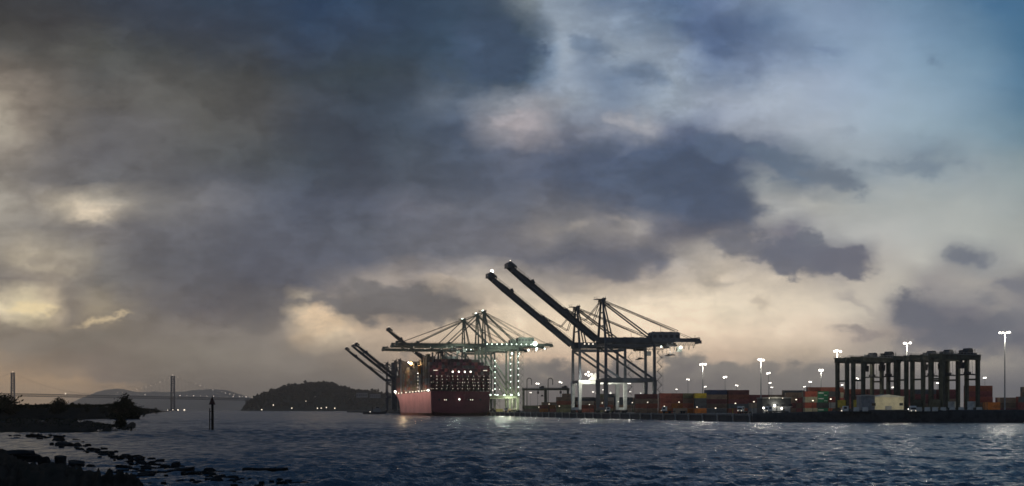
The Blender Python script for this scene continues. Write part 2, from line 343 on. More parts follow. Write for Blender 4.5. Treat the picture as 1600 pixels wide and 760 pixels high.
# ------------------------------------------------------------------ water
DECK = 3.2
def make_water():
    nr, nc = 760, 620
    r = 34.0 * (900.0 / 34.0) ** (np.arange(nr) / (nr - 1))
    a = np.linspace(R(-27), R(27), nc)
    RR, AA = np.meshgrid(r, a, indexing='ij')
    X, Y = RR * np.sin(AA), RR * np.cos(AA)
    Z = np.zeros_like(X)
    for i in range(46):
        wl = .7 * (7.5 / .7) ** rng.random()
        th = R(-62) + rng.normal(0, .55)          # wind from the left, a little towards the shore
        k = 2 * math.pi / wl; amp = .0130 * wl ** .62
        ph = k * (X * math.cos(th) + Y * math.sin(th)) + rng.random() * 6.28
        s = np.sin(ph)
        fade = np.clip((wl / (RR * .0042)) - 1.0, 0, 1) if wl < 6 else 1.0
        Z += amp * fade * (s - .25 * np.cos(2 * ph))
    gust = .75 + .35 * np.sin(X * .021 + Y * .013 + 1) * np.sin(Y * .017 - X * .006)
    Z *= gust * np.clip((900 - RR) / 250, 0, 1)
    shel = np.clip((X + 62 - (Y - 100) * .12) / 55, 0, 1) ; shel = .32 + .68 * shel * shel * (3 - 2 * shel)
    Z *= np.where(Y < 170, shel, shel + (1 - shel) * np.clip((Y - 170) / 90, 0, 1))
    V = np.stack([X, Y, Z], -1).reshape(-1, 3)
    idx = np.arange(nr * nc).reshape(nr, nc)
    Fq = np.stack([idx[:-1, :-1], idx[:-1, 1:], idx[1:, 1:], idx[1:, :-1]], -1).reshape(-1, 4)
    Fq = Fq[:, ::-1]
    # the rest of the bay out to the horizon, as a flat sheet round the rippled part
    base = len(V); ext = []; fs = []
    A2 = a; far = 24000.0
    for k2, aa in enumerate(A2): ext.append((far * math.sin(aa), far * math.cos(aa), 0.0))
    for k2 in range(nc - 1): fs.append((idx[-1, k2], base + k2, base + k2 + 1, idx[-1, k2 + 1]))
    s0 = base + nc
    side = []
    for sgn, colidx in ((-1, 0), (1, nc - 1)):
        b0 = len(ext) + base
        p_in = V[idx[0, colidx]]; p_out = V[idx[-1, colidx]]
        ext += [(sgn * 4000.0, -20.0, 0.0), (sgn * 13000.0, 14000.0 * .9, 0.0)]
        far_i = base + (0 if sgn < 0 else nc - 1)
        ring = [idx[r_, colidx] for r_ in range(0, nr)]
        poly = [b0] + ([int(i) for i in ring]) + [int(far_i), b0 + 1]
        fs.append(tuple(poly if sgn > 0 else poly[::-1]))
    b0 = len(ext) + base
    ext += [(-4000.0, -60.0, 0.0), (4000.0, -60.0, 0.0)]
    front = [int(idx[0, c_]) for c_ in range(nc)]
    fs.append(tuple([b0, b0 + 1, base + nc + 2] + front[::-1] + [base + nc]))
    V = np.vstack([V, np.array(ext)])
    me = bpy.data.meshes.new('water')
    nq = len(Fq)
    lv = [Fq.reshape(-1)] + [np.array(f) for f in fs]
    tot = np.concatenate([np.full(nq, 4), np.array([len(f) for f in fs])])
    me.vertices.add(len(V)); me.vertices.foreach_set('co', V.astype(np.float32).reshape(-1))
    lv = np.concatenate(lv).astype(np.int32); me.loops.add(len(lv)); me.loops.foreach_set('vertex_index', lv)
    st = np.concatenate([[0], np.cumsum(tot)[:-1]]).astype(np.int32)
    me.polygons.add(len(tot)); me.polygons.foreach_set('loop_start', st); me.polygons.foreach_set('loop_total', tot.astype(np.int32))
    me.update(calc_edges=True); me.validate()
    me.polygons.foreach_set('use_smooth', [True] * len(me.polygons))
    m = bpy.data.materials.new('sea_water'); m.use_nodes = True
    t = m.node_tree; q = G(t); b = t.nodes['Principled BSDF']
    co = q.node('ShaderNodeTexCoord').outputs['Object']
    mp = q.node('ShaderNodeMapping'); mp.inputs['Rotation'].default_value = (0, 0, R(25)); mp.inputs['Scale'].default_value = (1.0, .55, 1)
    q.put(mp.inputs['Vector'], co)
    b.inputs['Base Color'].default_value = (.012, .056, .090, 1)
    b.inputs['Roughness'].default_value = .2; b.inputs['IOR'].default_value = 1.33; b.inputs['Specular IOR Level'].default_value = .4
    h = q.m('ADD', q.m('MULTIPLY', q.noise(mp.outputs[0], .30, 5, .62), 1.9), q.m('MULTIPLY', q.noise(mp.outputs[0], 1.3, 4, .6), .30))
    bn = q.node('ShaderNodeBump'); bn.inputs['Strength'].default_value = 1.0; bn.inputs['Distance'].default_value = .8
    q.put(bn.inputs['Height'], h); t.links.new(bn.outputs[0], b.inputs['Normal'])
    me.materials.append(m)
    o = bpy.data.objects.new('water', me); COL.objects.link(o)
    return tag(o, 'dark blue rippled bay water', None, None, 'structure')
make_water()

# ------------------------------------------------------------------ far hills, island
def loft(name, rows, m, kind='structure', label=None):
    """rows: list of equally long lists of points, near to far"""
    b = MB(); n = len(rows[0])
    for r_ in rows: b.v += [tuple(p) for p in r_]
    for j in range(len(rows) - 1):
        for i in range(n - 1): b.f.append((j * n + i, j * n + i + 1, (j + 1) * n + i + 1, (j + 1) * n + i))
    o = b.build(name, m, None, True)
    return tag(o, label, None, None, kind)
def interp(tab, x):
    xs = [p[0] for p in tab]; vs = [p[1] for p in tab]
    return float(np.interp(x, xs, vs))
from mathutils import noise as mnoise
def fbm2(x, y, seed=0.0):
    return 2.2 * mnoise.fractal(Vector((x, y, seed * 7.3)), .9, 2.1, 5)
def fbm1(x, seed=0.0, o=5):
    s = 0; a = 1
    for k in range(o): s += a * math.sin(x * (2 ** k) * 1.0 + seed * (k + 1) * 1.7 + 1.3 * k); a *= .55
    return s
def far_hill(name, tab, Y, label):
    rows = [[], [], [], []]
    x = tab[0][0]
    while x <= tab[-1][0]:
        top = interp(tab, x) + .35 * fbm1(x * .11, 2)
        P = at(x, Y, top); zt = max(P.z, -1)
        rows[0].append((P.x * .965, P.y * .965, -2)); rows[1].append((P.x * .985, P.y * .985, zt * .62)); rows[2].append((P.x, P.y, zt)); rows[3].append((P.x * 1.03, P.y * 1.03, -2))
        x += 3
    return loft(name, rows, mat('hazy_grass_hill', (.42, .37, .30), .95, .2, .002, spec=.02), 'structure', label)  # dry grass tone made paler to stand in for some of the haze
far_hill('hill', [(60, 641), (100, 633), (130, 622), (150, 613), (166, 609), (182, 608), (196, 609), (212, 612.5), (232, 613), (262, 612.5), (290, 612), (308, 609.5), (332, 608), (352, 610), (372, 615), (392, 622), (415, 631), (440, 641)], 21000, 'pale far hills behind the suspension bridge')
ISLE_TOP = [(376, 641.5), (384, 634), (392, 628), (404, 621), (416, 615.5), (430, 612), (444, 608), (452, 604), (466, 604), (480, 601.5), (494, 600.5), (508, 600), (520, 602.5), (534, 607), (546, 610), (562, 613), (585, 615), (605, 618), (630, 622), (660, 630), (690, 641)]
ISLE_Y = 6300
def island():
    rows = [[] for _ in range(9)]
    x = 376
    while x <= 690:
        for j in range(9):
            q = j / 6.0
            h = math.sin(min(q, 1.333) * math.pi / 2) if q <= 1 else 1 - (q - 1) * 1.5
            Yd = ISLE_Y - 330 + 330 * q
            P = at(x, ISLE_Y, interp(ISLE_TOP, x))
            zz = -1.5 + (P.z + 1.5) * max(0, h) + (1.6 * fbm1(x * .3 + j, j) if 0 < j < 8 else 0)
            rows[j].append((P.x * Yd / ISLE_Y, Yd, zz if j not in (0, 8) else -1.5))
        x += 3
    loft('island', rows, HILL, 'structure', 'dark wooded island behind the end of the bridge')
    b = MB(); r2 = random.Random(5)
    for _ in range(2600):
        x = r2.uniform(380, 660); q = r2.random() ** .5
        P = at(x, ISLE_Y, interp(ISLE_TOP, x)); h = math.sin(q * math.pi / 2)
        Yd = ISLE_Y - 330 + 330 * q
        c = Vector((P.x * Yd / ISLE_Y, Yd, P.z * h)); s = r2.uniform(4, 9) * (1.6 if r2.random() < .06 else 1)
        if r2.random() < .10: c = Vector((P.x, ISLE_Y, P.z)); s = r2.uniform(7, 15)
        s = min(s, max(1.0, P.z * .25))
        for _k in range(9):
            d = Vector((r2.gauss(0, 1), r2.gauss(0, 1), r2.gauss(0, .8))) * s * .45
            n = Vector((r2.gauss(0, 1), r2.gauss(0, 1), r2.gauss(0, 1))).normalized(); u = n.orthogonal().normalized(); w = n.cross(u)
            e = s * .5; o = c + d
            b.add([o - u * e - w * e, o + u * e - w * e * .6, o + u * e * .7 + w * e, o - u * e * .8 + w * e * .9], [(0, 1, 2, 3)])
    tag(b.build('woods', LEAF), 'dense dark trees covering the island', None, None, 'stuff')
island()

def lamp_thing(x, y, Y, r, label, group, m=LAMPF, name='shore_lamp'):
    P = at(x, Y, y); base = max(.5, P.z - 7)
    tng = thing(name, label, 'lamp', (P.x, P.y, base), 0, group)
    MB().tube((0, 0, 0), (0, 0, P.z - base), .35, .25, 6).build('pole', DARKM, tng)
    MB().ball((0, 0, P.z - base), r, 8, 6).build('lamp', m, tng)
for x, y in ((427, 633.2), (409, 640.3), (478, 627), (496, 638), (502, 638), (510, 637), (523, 638.2), (456, 638)):
    lamp_thing(x, y, ISLE_Y - 420, 2.0 if y > 632.5 else 1.3, 'small white lamp shining on the dark island slope', 'lamps on the island')
for x, y, r in ((278, 641, 2.6), (288, 641, 3.0), (270, 640.8, 1.6), (262, 641.3, 1.4)):
    lamp_thing(x, y - .2, 5000, r * .8, 'white lamp at the water beyond the headland tip', 'lamps at the far waterline')
def island_house(x0, x1, ytop, ybot, Y, label):
    a = at(x0, Y, ybot); c = at(x1, Y, ytop); w = c.x - a.x; h = c.z - a.z
    tng = thing('island_building', label, 'building', ((a.x + c.x) / 2, Y, a.z), 0, 'buildings on the island')
    MB().box((0, 0, h / 2), (w, 16, h)).build('wall', GREY, tng)
    MB().prism([(-w / 2 - 1, h + .02), (w / 2 + 1, h + .02), (w / 2 - 3, h + 3.2), (-w / 2 + 3, h + 3.2)], 18).build('roof', DARKM, tng)
    wm = MB()
    for k in range(5): MB().box((-w / 2 + (k + .5) * w / 5, -8.05, h * .55), (w / 9, .2, h * .3)).build('window', GLASS, tng)
island_house(557, 574, 614.5, 621.5, ISLE_Y - 380, 'long low building on the crest of the island')
island_house(578, 594, 616.5, 622, ISLE_Y - 390, 'shorter low building beside the long one on the island')

# ------------------------------------------------------------------ suspension bridge
def bridge():
    T1 = at(20, 5925, z=0); T2 = at(270, 6500, z=0)
    d = (T2 - T1); span = d.length; dn = d.normalized(); ang = math.atan2(dn.y, dn.x)
    br = thing('suspension_bridge', 'long grey suspension bridge with two lattice towers and lit cables across the bay', 'bridge', T1, ang)
    TOP = 160.0; wd = 12.5
    def deck_z(s): return 72 + (-.0105 * s)
    for s0 in (0.0, span):
        for sy in (-1, 1): MB().beam((s0, sy * wd, -2), (s0, sy * wd * .93, TOP), 6.0, 6.0, 4.5, 4.5).build('tower_leg', BRIDGE, br)
        zs = [10, 34, 58, 84, 104, 124, 142, 157]
        for z in zs: MB().beam((s0, -wd, z), (s0, wd, z), 3.5, 4.5).build('tower_strut', BRIDGE, br)
        for z0, z1 in zip(zs[:-1], zs[1:]):
            if z0 == 58: continue
            MB().beam((s0, -wd, z0), (s0, wd, z1), 1.2, 1.4).build('tower_brace', BRIDGE, br); MB().beam((s0, wd, z0), (s0, -wd, z1), 1.25, 1.45).build('tower_brace', BRIDGE, br)
        MB().box((s0, 0, 1.5), (26, 46, 9)).build('pier', CONC, br)
        MB().ball((s0, 0, TOP + 3.5), .8).build('beacon', LAMPB, br)
    dk = MB(); ss = np.linspace(-700, span + 520, 60)
    for a, b in zip(ss[:-1], ss[1:]):
        for k, hh in ((0, 2.2), (-9.5, 2.2)):
            dk.beam((a, 0, deck_z(a) + k), (b, 0, deck_z(b) + k), 20, hh)
    dk.build('deck', BRIDGE, br)
    for sy in (-1, 1):
        tr = MB()
        for i, a in enumerate(np.arange(-700, span + 510, 15.0)):
            tr.beam((a, sy * 9, deck_z(a) - 9), (a + 7.5, sy * 9, deck_z(a)), .9, .9); tr.beam((a + 7.5, sy * 9, deck_z(a)), (a + 15, sy * 9, deck_z(a) - 9), .9, .9)
        tag(tr.build('deck_truss', BRIDGE, br), None, None, None, 'stuff')
    def cz(s):
        if s < 0:
            q = -s / 400.; return (deck_z(s) + 3) * q + TOP * (1 - q) - 60 * q * (1 - q) if q <= 1 else None
        if s <= span:
            q = s / span; lowz = deck_z(span / 2) + 5; return lowz + (TOP - lowz) * (2 * q - 1) ** 2
        q = (s - span) / 430.; return (deck_z(s) + 3) * q + TOP * (1 - q) - 60 * q * (1 - q) if q <= 1 else None
    sus = MB()
    for sy in (-1, 1):
        pts = [(s, sy * wd * .93, cz(s)) for s in np.linspace(-400, span + 430, 90) if cz(s) is not None]
        MB().path(pts, .2).build('main_cable', BRIDGE, br)
        for s in np.arange(-380, span + 420, 20.0):
            if cz(s) and cz(s) > deck_z(s) + 2: sus.tube((s, sy * wd * .93, deck_z(s)), (s, sy * wd * .93, cz(s)), .09, .09, 4)
    tag(sus.build('suspender', BRIDGE, br), None, None, None, 'stuff')
    for s in list(np.arange(span - 340, span + 420, 24.0)):
        if cz(s): MB().ball((s, -wd * .93, cz(s) + 1), random.choice((.5, .75, 1.0)), 6, 4).build('cable_lamp', LAMPB, br)
    for s in np.arange(span - 300, span + 500, 37.0):
        MB().ball((s, -9, deck_z(s) + 7), random.choice((.6, .8, 1.2)), 6, 4).build('road_lamp', LAMPB, br)
    MB().ball((span - 545, -9, deck_z(150) + 4), 2.2, 6, 4).build('road_lamp', LAMPB, br)
    MB().box((span + 430, 0, 26), (30, 24, 56)).build('anchorage', CONC, br)
bridge()

# ------------------------------------------------------------------ headland on the left
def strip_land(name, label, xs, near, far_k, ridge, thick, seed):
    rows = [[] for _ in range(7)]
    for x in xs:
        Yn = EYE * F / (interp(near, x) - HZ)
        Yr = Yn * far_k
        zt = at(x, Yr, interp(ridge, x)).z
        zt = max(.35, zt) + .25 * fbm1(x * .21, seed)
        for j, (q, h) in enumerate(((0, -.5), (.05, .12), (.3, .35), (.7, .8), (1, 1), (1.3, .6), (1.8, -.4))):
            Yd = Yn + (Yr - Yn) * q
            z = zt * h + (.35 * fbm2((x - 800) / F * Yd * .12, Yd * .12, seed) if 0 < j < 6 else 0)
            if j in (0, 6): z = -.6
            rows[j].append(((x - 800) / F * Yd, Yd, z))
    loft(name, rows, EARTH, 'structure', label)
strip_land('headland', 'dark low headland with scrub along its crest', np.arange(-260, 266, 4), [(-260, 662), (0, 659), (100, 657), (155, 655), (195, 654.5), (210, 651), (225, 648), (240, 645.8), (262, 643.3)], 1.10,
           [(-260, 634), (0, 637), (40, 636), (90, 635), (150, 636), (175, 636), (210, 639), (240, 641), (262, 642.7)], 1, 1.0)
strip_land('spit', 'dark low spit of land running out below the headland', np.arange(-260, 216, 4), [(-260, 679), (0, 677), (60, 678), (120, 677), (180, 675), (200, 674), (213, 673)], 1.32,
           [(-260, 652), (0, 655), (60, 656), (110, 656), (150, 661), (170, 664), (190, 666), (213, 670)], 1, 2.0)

def leafy(crown, c, rx, rz, n, leaf, r2, shape='round'):
    """many small leaf faces spread in clumps through a crown's volume"""
    clumps = []
    for _ in range(max(6, n // 30)):
        while True:
            u = Vector((r2.uniform(-1, 1), r2.uniform(-1, 1), r2.uniform(-1, 1)))
            if shape == 'cone':
                lim = max(.06, .5 - .5 * u.z)
                if math.hypot(u.x, u.y) < lim * r2.uniform(.6, 1.25): break
            elif u.length < r2.uniform(.7, 1.05): break
        clumps.append(u)
    for _ in range(n):
        u = r2.choice(clumps); s = .2 if shape == 'round' else .14
        p = c + Vector(((u.x + r2.gauss(0, s)) * rx, (u.y + r2.gauss(0, s)) * rx, (u.z + r2.gauss(0, s)) * rz))
        nrm = Vector((r2.gauss(0, 1), r2.gauss(0, 1), r2.gauss(0, 1))).normalized(); a = nrm.orthogonal().normalized(); b = nrm.cross(a)
        e = leaf * r2.uniform(.6, 1.4)
        crown.add([p - a * e, p + b * e * .55, p + a * e, p - b * e * .5], [(0, 1, 2, 3)])
def tree(x, ytop, wpx, Y, zbase, label, cat='tree', name='tree', shape='round', n=900, group='trees and shrubs on the headland', seed=1):
    r2 = random.Random(seed); top = at(x, Y, ytop); w = wpx / F * Y; h = top.z - zbase
    tng = thing(name, label, cat, (top.x, Y, zbase), 0, group)
    tk = MB(); r = max(.10, h * .035)
    tk.tube((0, 0, -.5), (.05 * h, 0, h * .5), r, r * .6, 7)
    tk.tube((.05 * h, 0, h * .5), (.02 * h, 0, h * (.95 if shape == 'cone' else .75)), r * .6, r * .2, 6)
    for k in range(7):
        a = r2.uniform(0, 6.28); z0 = h * r2.uniform(.15, .6)
        tk.tube((.03 * h, 0, z0), (w * .33 * math.cos(a), w * .33 * math.sin(a), z0 + h * r2.uniform(.08, .3)), r * .4, r * .12, 5)
    tk.build('trunk', BARK, tng)
    cr = MB(); leafy(cr, Vector((0, 0, h * .46)), w * .5, h * .52, n * 2, max(.22, w * .05), r2, shape)
    cr.build('crown', LEAF, tng)
    return tng
tree(6, 619, 44, 640, 2.5, 'broad dark bush at the left edge of the headland crest', 'shrub', 'shrub', 'round', 1400, seed=3)
tree(92, 622, 25, 660, 3.5, 'rounded dark tree standing alone on the headland crest', 'tree', 'tree', 'round', 900, seed=4)
tree(86, 626, 20, 668, 3.0, 'low dark bush behind the rounded tree on the headland', 'shrub', 'shrub', 'round', 500, seed=12)
tree(135, 631.5, 9, 680, 4.0, 'small dark shrub between the rounded tree and the pointed conifer', 'shrub', 'shrub', 'round', 300, seed=5)
tree(195, 616.5, 46, 760, 1.5, 'dark pointed conifer, tallest tree on the headland', 'conifer', 'conifer_tree', 'cone', 3000, seed=6)
tree(182, 628, 30, 770, 2.0, 'spreading dark bush against the left side of the conifer', 'shrub', 'shrub', 'round', 700, seed=7)
tree(208, 630, 26, 780, 1.5, 'low dark bush against the right side of the conifer', 'shrub', 'shrub', 'round', 600, seed=8)
tree(162, 632.5, 16, 720, 3.5, 'small rounded shrub left of the conifer', 'shrub', 'shrub', 'round', 300, seed=9)
tree(243, 637, 16, 1400, 1.2, 'tiny dark shrub near the tip of the headland', 'shrub', 'shrub', 'round', 260, seed=10)
tree(226, 637, 18, 1150, 1.2, 'low dark shrub between the conifer and the headland tip', 'shrub', 'shrub', 'round', 260, seed=14)
tree(188, 650, 17, 372, .2, 'dark bush standing on the near spit above the water', 'shrub', 'shrub', 'round', 700, seed=11)
for k, (x, yt, wd_) in enumerate(((432, 609.5, 8), (446, 603.5, 9), (456, 600.5, 9), (468, 602.5, 7), (482, 598.5, 11), (491, 596, 6), (504, 596.5, 12), (516, 599, 9), (527, 603, 9), (540, 606.5, 8), (551, 609, 8), (418, 614, 7))):
    zb_ = at(x, ISLE_Y, interp(ISLE_TOP, x)).z - 6
    tree(x, yt, wd_, ISLE_Y, zb_, 'dark tree crown standing up from the crest of the island', 'tree', 'tree', 'round', 160, 'trees along the island crest', 60 + k)
ug = MB(); r2 = random.Random(21)
for _ in range(9000):
    x = r2.uniform(-60, 240) if r2.random() < .75 else r2.uniform(-60, 190)
    if r2.random() < .7:
        Yb = EYE * F / (interp([(-260, 662), (0, 659), (100, 657), (155, 655), (195, 654.5), (210, 651), (225, 648), (240, 645.8), (262, 643.3)], x) - HZ) * r2.uniform(1.03, 1.11)
        ztop = at(x, Yb, interp([(-60, 634), (0, 634), (40, 633.5), (90, 633), (150, 633), (175, 632), (210, 637), (240, 639.8), (262, 642)], x)).z
        bump_ = max(0, 1.6 * mnoise.noise(Vector((x * .11, 3.1, 0))) + 1.0 * mnoise.noise(Vector((x * .37, 1.1, 0)))); z = ztop - abs(r2.gauss(0, .7)) + bump_ * r2.random() * 1.5; e = r2.uniform(.3, .85)
    else:
        x = min(x, 205); Yb = r2.uniform(330, 410); z = at(x, Yb, r2.uniform(interp([(-60, 652), (110, 654), (150, 659), (205, 668)], x), 674)).z; e = r2.uniform(.12, .35)
    p = Vector(((x - 800) / F * Yb, Yb, max(.1, z)))
    n = Vector((r2.gauss(0, 1), r2.gauss(0, 1), r2.gauss(0, 1))).normalized(); a = n.orthogonal().normalized(); b2 = n.cross(a)
    ug.add([p - a * e, p + b2 * e * .5, p + a * e, p - b2 * e * .5], [(0, 1, 2, 3)])
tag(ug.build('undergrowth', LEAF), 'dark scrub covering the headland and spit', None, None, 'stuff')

# ------------------------------------------------------------------ near shore and rocks
def near_shore():
    edge = [(-260, 690), (-60, 698), (0, 712), (45, 722), (100, 727), (150, 737), (200, 748), (235, 760), (262, 775), (290, 800), (330, 860)]
    rows = [[] for _ in range(18)]
    for x in np.arange(-260, 331, 3):
        Yn = EYE * F / (interp(edge, x) - HZ)
        for j in range(18):
            Yd = Yn * (1 - .036 * j)
            d = Yn - Yd
            z = -.35 + .80 * (1 - math.exp(-d / 9.0)) + (.28 * fbm2((x - 800) / F * Yd * .16, Yd * .16, 2) + .16 * fbm2((x - 800) / F * Yd * .6, Yd * .6, 5) if j else 0)
            if x < 50: z += .8 * min(1, d / 14) * min(1, (50 - x) / 60)
            rows[j].append(((x - 800) / F * Yd, Yd, z if j else -.4))
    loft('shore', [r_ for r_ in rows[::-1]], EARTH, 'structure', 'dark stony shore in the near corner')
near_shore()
def rock_mesh(seed):
    r2 = random.Random(seed); b = MB(); b.ball((0, 0, 0), 1, 9, 6)
    ph = [r2.uniform(0, 6.28) for _ in range(8)]
    vs = []
    for p in b.v:
        v = Vector(p); k = 1 + .20 * math.sin(3 * v.x + ph[0]) + .16 * math.sin(4 * v.y + ph[1]) + .14 * math.sin(5 * v.z + ph[2]) + .12 * r2.uniform(-1, 1)
        v = v * k; v.z = max(-.5, min(v.z, .62 + .1 * math.sin(2 * v.x + ph[3]))); vs.append(tuple(v))
    me = bpy.data.meshes.new('rock'); me.from_pydata(vs, [], b.f); me.update(); me.materials.append(ROCKM)
    return me
ROCKS = [rock_mesh(k) for k in range(9)]
def rock(x, y, wpx, hpx, label, group, r2, name='rock', zoff=0.0):
    Yd = EYE * F / (y - HZ); s = wpx / F * Yd / 2; hh = hpx / F * Yd
    o = bpy.data.objects.new(name, r2.choice(ROCKS)); COL.objects.link(o)
    o.location = ((x - 800) / F * Yd, Yd, hh * .12 + zoff); o.scale = (s, s * r2.uniform(.7, 1.6), max(.12, hh * .95)); o.rotation_euler = (r2.uniform(-.15, .15), r2.uniform(-.12, .12), r2.uniform(0, 6.28))
    return tag(o, label, 'rock', group)
r2 = random.Random(33)
trail = [(32, 682), (60, 682), (88, 685), (98, 692), (118, 697), (140, 703), (158, 709), (190, 714), (205, 719), (228, 724), (262, 729), (292, 738), (330, 744), (352, 752), (420, 757), (480, 759)]
for i in range(215):
    q = r2.random() ** .9 * (len(trail) - 1); k = int(q); fr = q - k; a, b = trail[k], trail[min(k + 1, len(trail) - 1)]
    x = a[0] + (b[0] - a[0]) * fr + r2.gauss(0, 13); y = a[1] + (b[1] - a[1]) * fr + r2.gauss(0, 2.6)
    if y < 680: y = 680 + r2.random() * 2
    sc = (y - HZ) / 60
    part_ = 'near the spit' if y < 690 else 'in the far rock trail' if y < 706 else 'amid the rock trail' if y < 722 else 'in the near rock trail' if y < 742 else 'beside the near shore'
    rock(x, y, r2.uniform(3, 12) * (.6 + .5 * sc), r2.uniform(2.0, 5.2) * (.6 + .5 * sc), 'low dark wet rock breaking the water ' + part_, 'rocks breaking the water off the near shore', r2)
for i in range(60):
    x = r2.uniform(110, 330); y = r2.uniform(726, 757)
    if x > 110 + (y - 700) * 5.0: continue
    rock(x, y, r2.uniform(6, 20), r2.uniform(2, 7), 'dark boulder lying along the edge of the near shore', 'boulders along the near shore edge', r2)
for (x, y, w, h, lab) in ((20, 716, 60, 12, 'broad dark boulder hump at the top of the near shore'), (68, 726, 22, 15, 'upright dark boulder on the near shore, between two lower ones'), (94, 727, 20, 16, 'pointed dark boulder on the near shore beside the upright one'), (41, 722, 24, 10, 'rounded dark boulder beside the broad hump'), (120, 730, 26, 8, 'flat dark boulder right of the pointed one on the near shore'),
                          (92, 686, 20, 5, 'flat dark rock at the far end of the rock trail'), (57, 684, 26, 4, 'long thin dark rock farthest out near the spit'), (101, 697, 24, 5, 'largest dark rock in the far part of the trail'), (284, 740, 30, 7, 'large dark rock near the lower end of the trail')):
    rock(x, y, w, h, lab, None, r2, zoff=.15)
# long low dark ledge and the drifting log
def log_thing(x0, x1, y, r, label, name='driftwood_log', cat='log'):
    Yd = EYE * F / (y - HZ); a = at(x0, Yd, z=0); c = at(x1, Yd, z=0); L = c.x - a.x
    tng = thing(name, label, cat, ((a.x + c.x) / 2, Yd, .02), R(2))
    b = MB(); pts = np.linspace(-L / 2, L / 2, 9)
    for i in range(8):
        b.tube((pts[i], .04 * math.sin(i * 2.1), r * .35 + .02 * math.sin(i)), (pts[i + 1], .04 * math.sin((i + 1) * 2.1), r * .35 + .02 * math.sin(i + 1)), r * (1 + .10 * math.sin(i * 1.7)), r * (1 + .10 * math.sin((i + 1) * 1.7)), 10)
    b.build('log', TIMBER, tng)
    s = MB(); s.tube((L * .2, 0, r * .9), (L * .24, .1, r * 1.7), r * .22, r * .12, 6); s.tube((-L * .31, 0, r * .9), (-L * .34, 0, r * 1.4), r * .2, r * .1, 6)
    s.build('branch_stub', TIMBER, tng)
log_thing(379, 449, 738, .24, 'thick dark driftwood log floating off the near shore')
log_thing(205, 368, 740, .12, 'long thin dark log lying among the shore rocks')

# ------------------------------------------------------------------ channel marker
def marker():
    Y = 353; b0 = at(332, Y, z=0)
    tng = thing('channel_marker', 'timber channel marker pile topped by a dark triangular daymark', 'channel marker', b0)
    MB().tube((0, 0, -2), (0, 0, 6.3), .34, .30, 10).build('pile', TIMBER, tng)
    ztop = at(332, Y, 620.5).z; zb = at(332, Y, 632.5).z
    prof = [(-.82, zb), (.82, zb), (.10, ztop), (-.10, ztop)]
    MB().prism(prof, .09, (0, -.38, 0)).build('daymark', mat('red_black_board', (.05, .018, .016), .6, .2), tng)
    MB().prism([(-.62, zb), (.62, zb), (.08, ztop - .1), (-.08, ztop - .1)], .08, (.0, 0, 0), 'x').build('daymark', mat('red_black_board', (.05, .018, .016)), tng)
    MB().box((0, 0, 6.35), (1.0, 1.0, .16)).build('platform', TIMBER, tng)
    MB().tube((0, 0, ztop), (0, 0, ztop + .35), .06, .05, 6).build('lantern', DARKM, tng)
    MB().tube((-.75, .2, -2), (-.72, .2, at(328, Y, 638).z), .15, .13, 8).build('side_pile', TIMBER, tng)
    br = MB(); br.beam((-.75, .2, 2.6), (0, 0, 2.6), .12, .2); br.beam((-.75, .2, 4.6), (0, 0, 4.6), .12, .2); br.build('brace', TIMBER, tng)
marker()

# ------------------------------------------------------------------ container terminal: wharf and yard ground
TH = math.asin(.19); Nn = Vector((math.cos(TH), math.sin(TH), 0)); Uu = Vector((-math.sin(TH), math.cos(TH), 0))
def quay(Yq): return Vector((209 - .1935 * Yq, Yq, 0))
CORNER = quay(575)
poly = [quay(2700), CORNER, Vector((195, 542, 0)), Vector((420, 464, 0)), Vector((1900, 430, 0)), Vector((1900, 2700, 0))]
b = MB(); n = len(poly)
b.add([(p.x, p.y, DECK) for p in poly] + [(p.x, p.y, -2.5) for p in poly], [tuple(range(n))[::1]] + [(i, n + i, n + (i + 1) % n, (i + 1) % n) for i in range(n)])
wharf = tag(b.build('wharf', mat('wharf_surface', (.075, .072, .066), .85, .3, .05, bump=.2)), 'concrete wharf and container yard ground', None, None, 'structure')
rz = TH
Yq = 578
while Yq < 1180:
    p = quay(Yq) - Nn * .45
    f = MB(); f.tube((p.x, p.y, -2), (p.x, p.y, DECK + .25), .36, .36, 8); f.box((p.x - Nn.x * .3, p.y, DECK - .6), (.5, .9, .9))
    f.build('fender_pile', PILE, wharf)
    Yq += 19.6
bb = MB(); p0, p1 = CORNER + Vector((-.06, 0, 0)), quay(2690) + Vector((-.06, 0, 0))
bb.beam((p0.x, p0.y, DECK - .3), (p1.x, p1.y, DECK - .3), .5, .7); bb.build('quay_cope', CONC, wharf)
# rock revetment and low dark wall on the right
def revetment():
    pts = [CORNER - Uu * 0 + Vector((-.5, -1, 0)), Vector((195, 541, 0)), Vector((421, 463, 0))]
    rows = [[] for _ in range(6)]
    L = 0
    for k in range(2):
        a, c = pts[k], pts[k + 1]; d = (c - a); m_ = int(d.length / 2.2); nrm = Vector((d.y, -d.x, 0)).normalized()
        for i in range(m_):
            p = a + d * (i / m_); L += 2.2
            top = 3.5 + 1.5 * min(1, L / 50)
            for j, (off, h) in enumerate(((2.4, -.6), (1.5, .25), (.7, .65), (0, .97), (-1.2, 1), (-3.4, .55))):
                z = h * top + (.14 * fbm1(L * .9 + 2 * j, j + 1) if 0 < j < 4 else 0)
                q = p + nrm * (off + (.12 * fbm1(L * .7 + j, j) if j < 4 else 0)); rows[j].append((q.x, q.y, z))
    loft('revetment', rows, mat('revetment_rock', (.028, .028, .028), .85, .4, .5, bump=.6, bscale=1.5), 'structure', 'dark sloping bank below the yard on the right')
revetment()

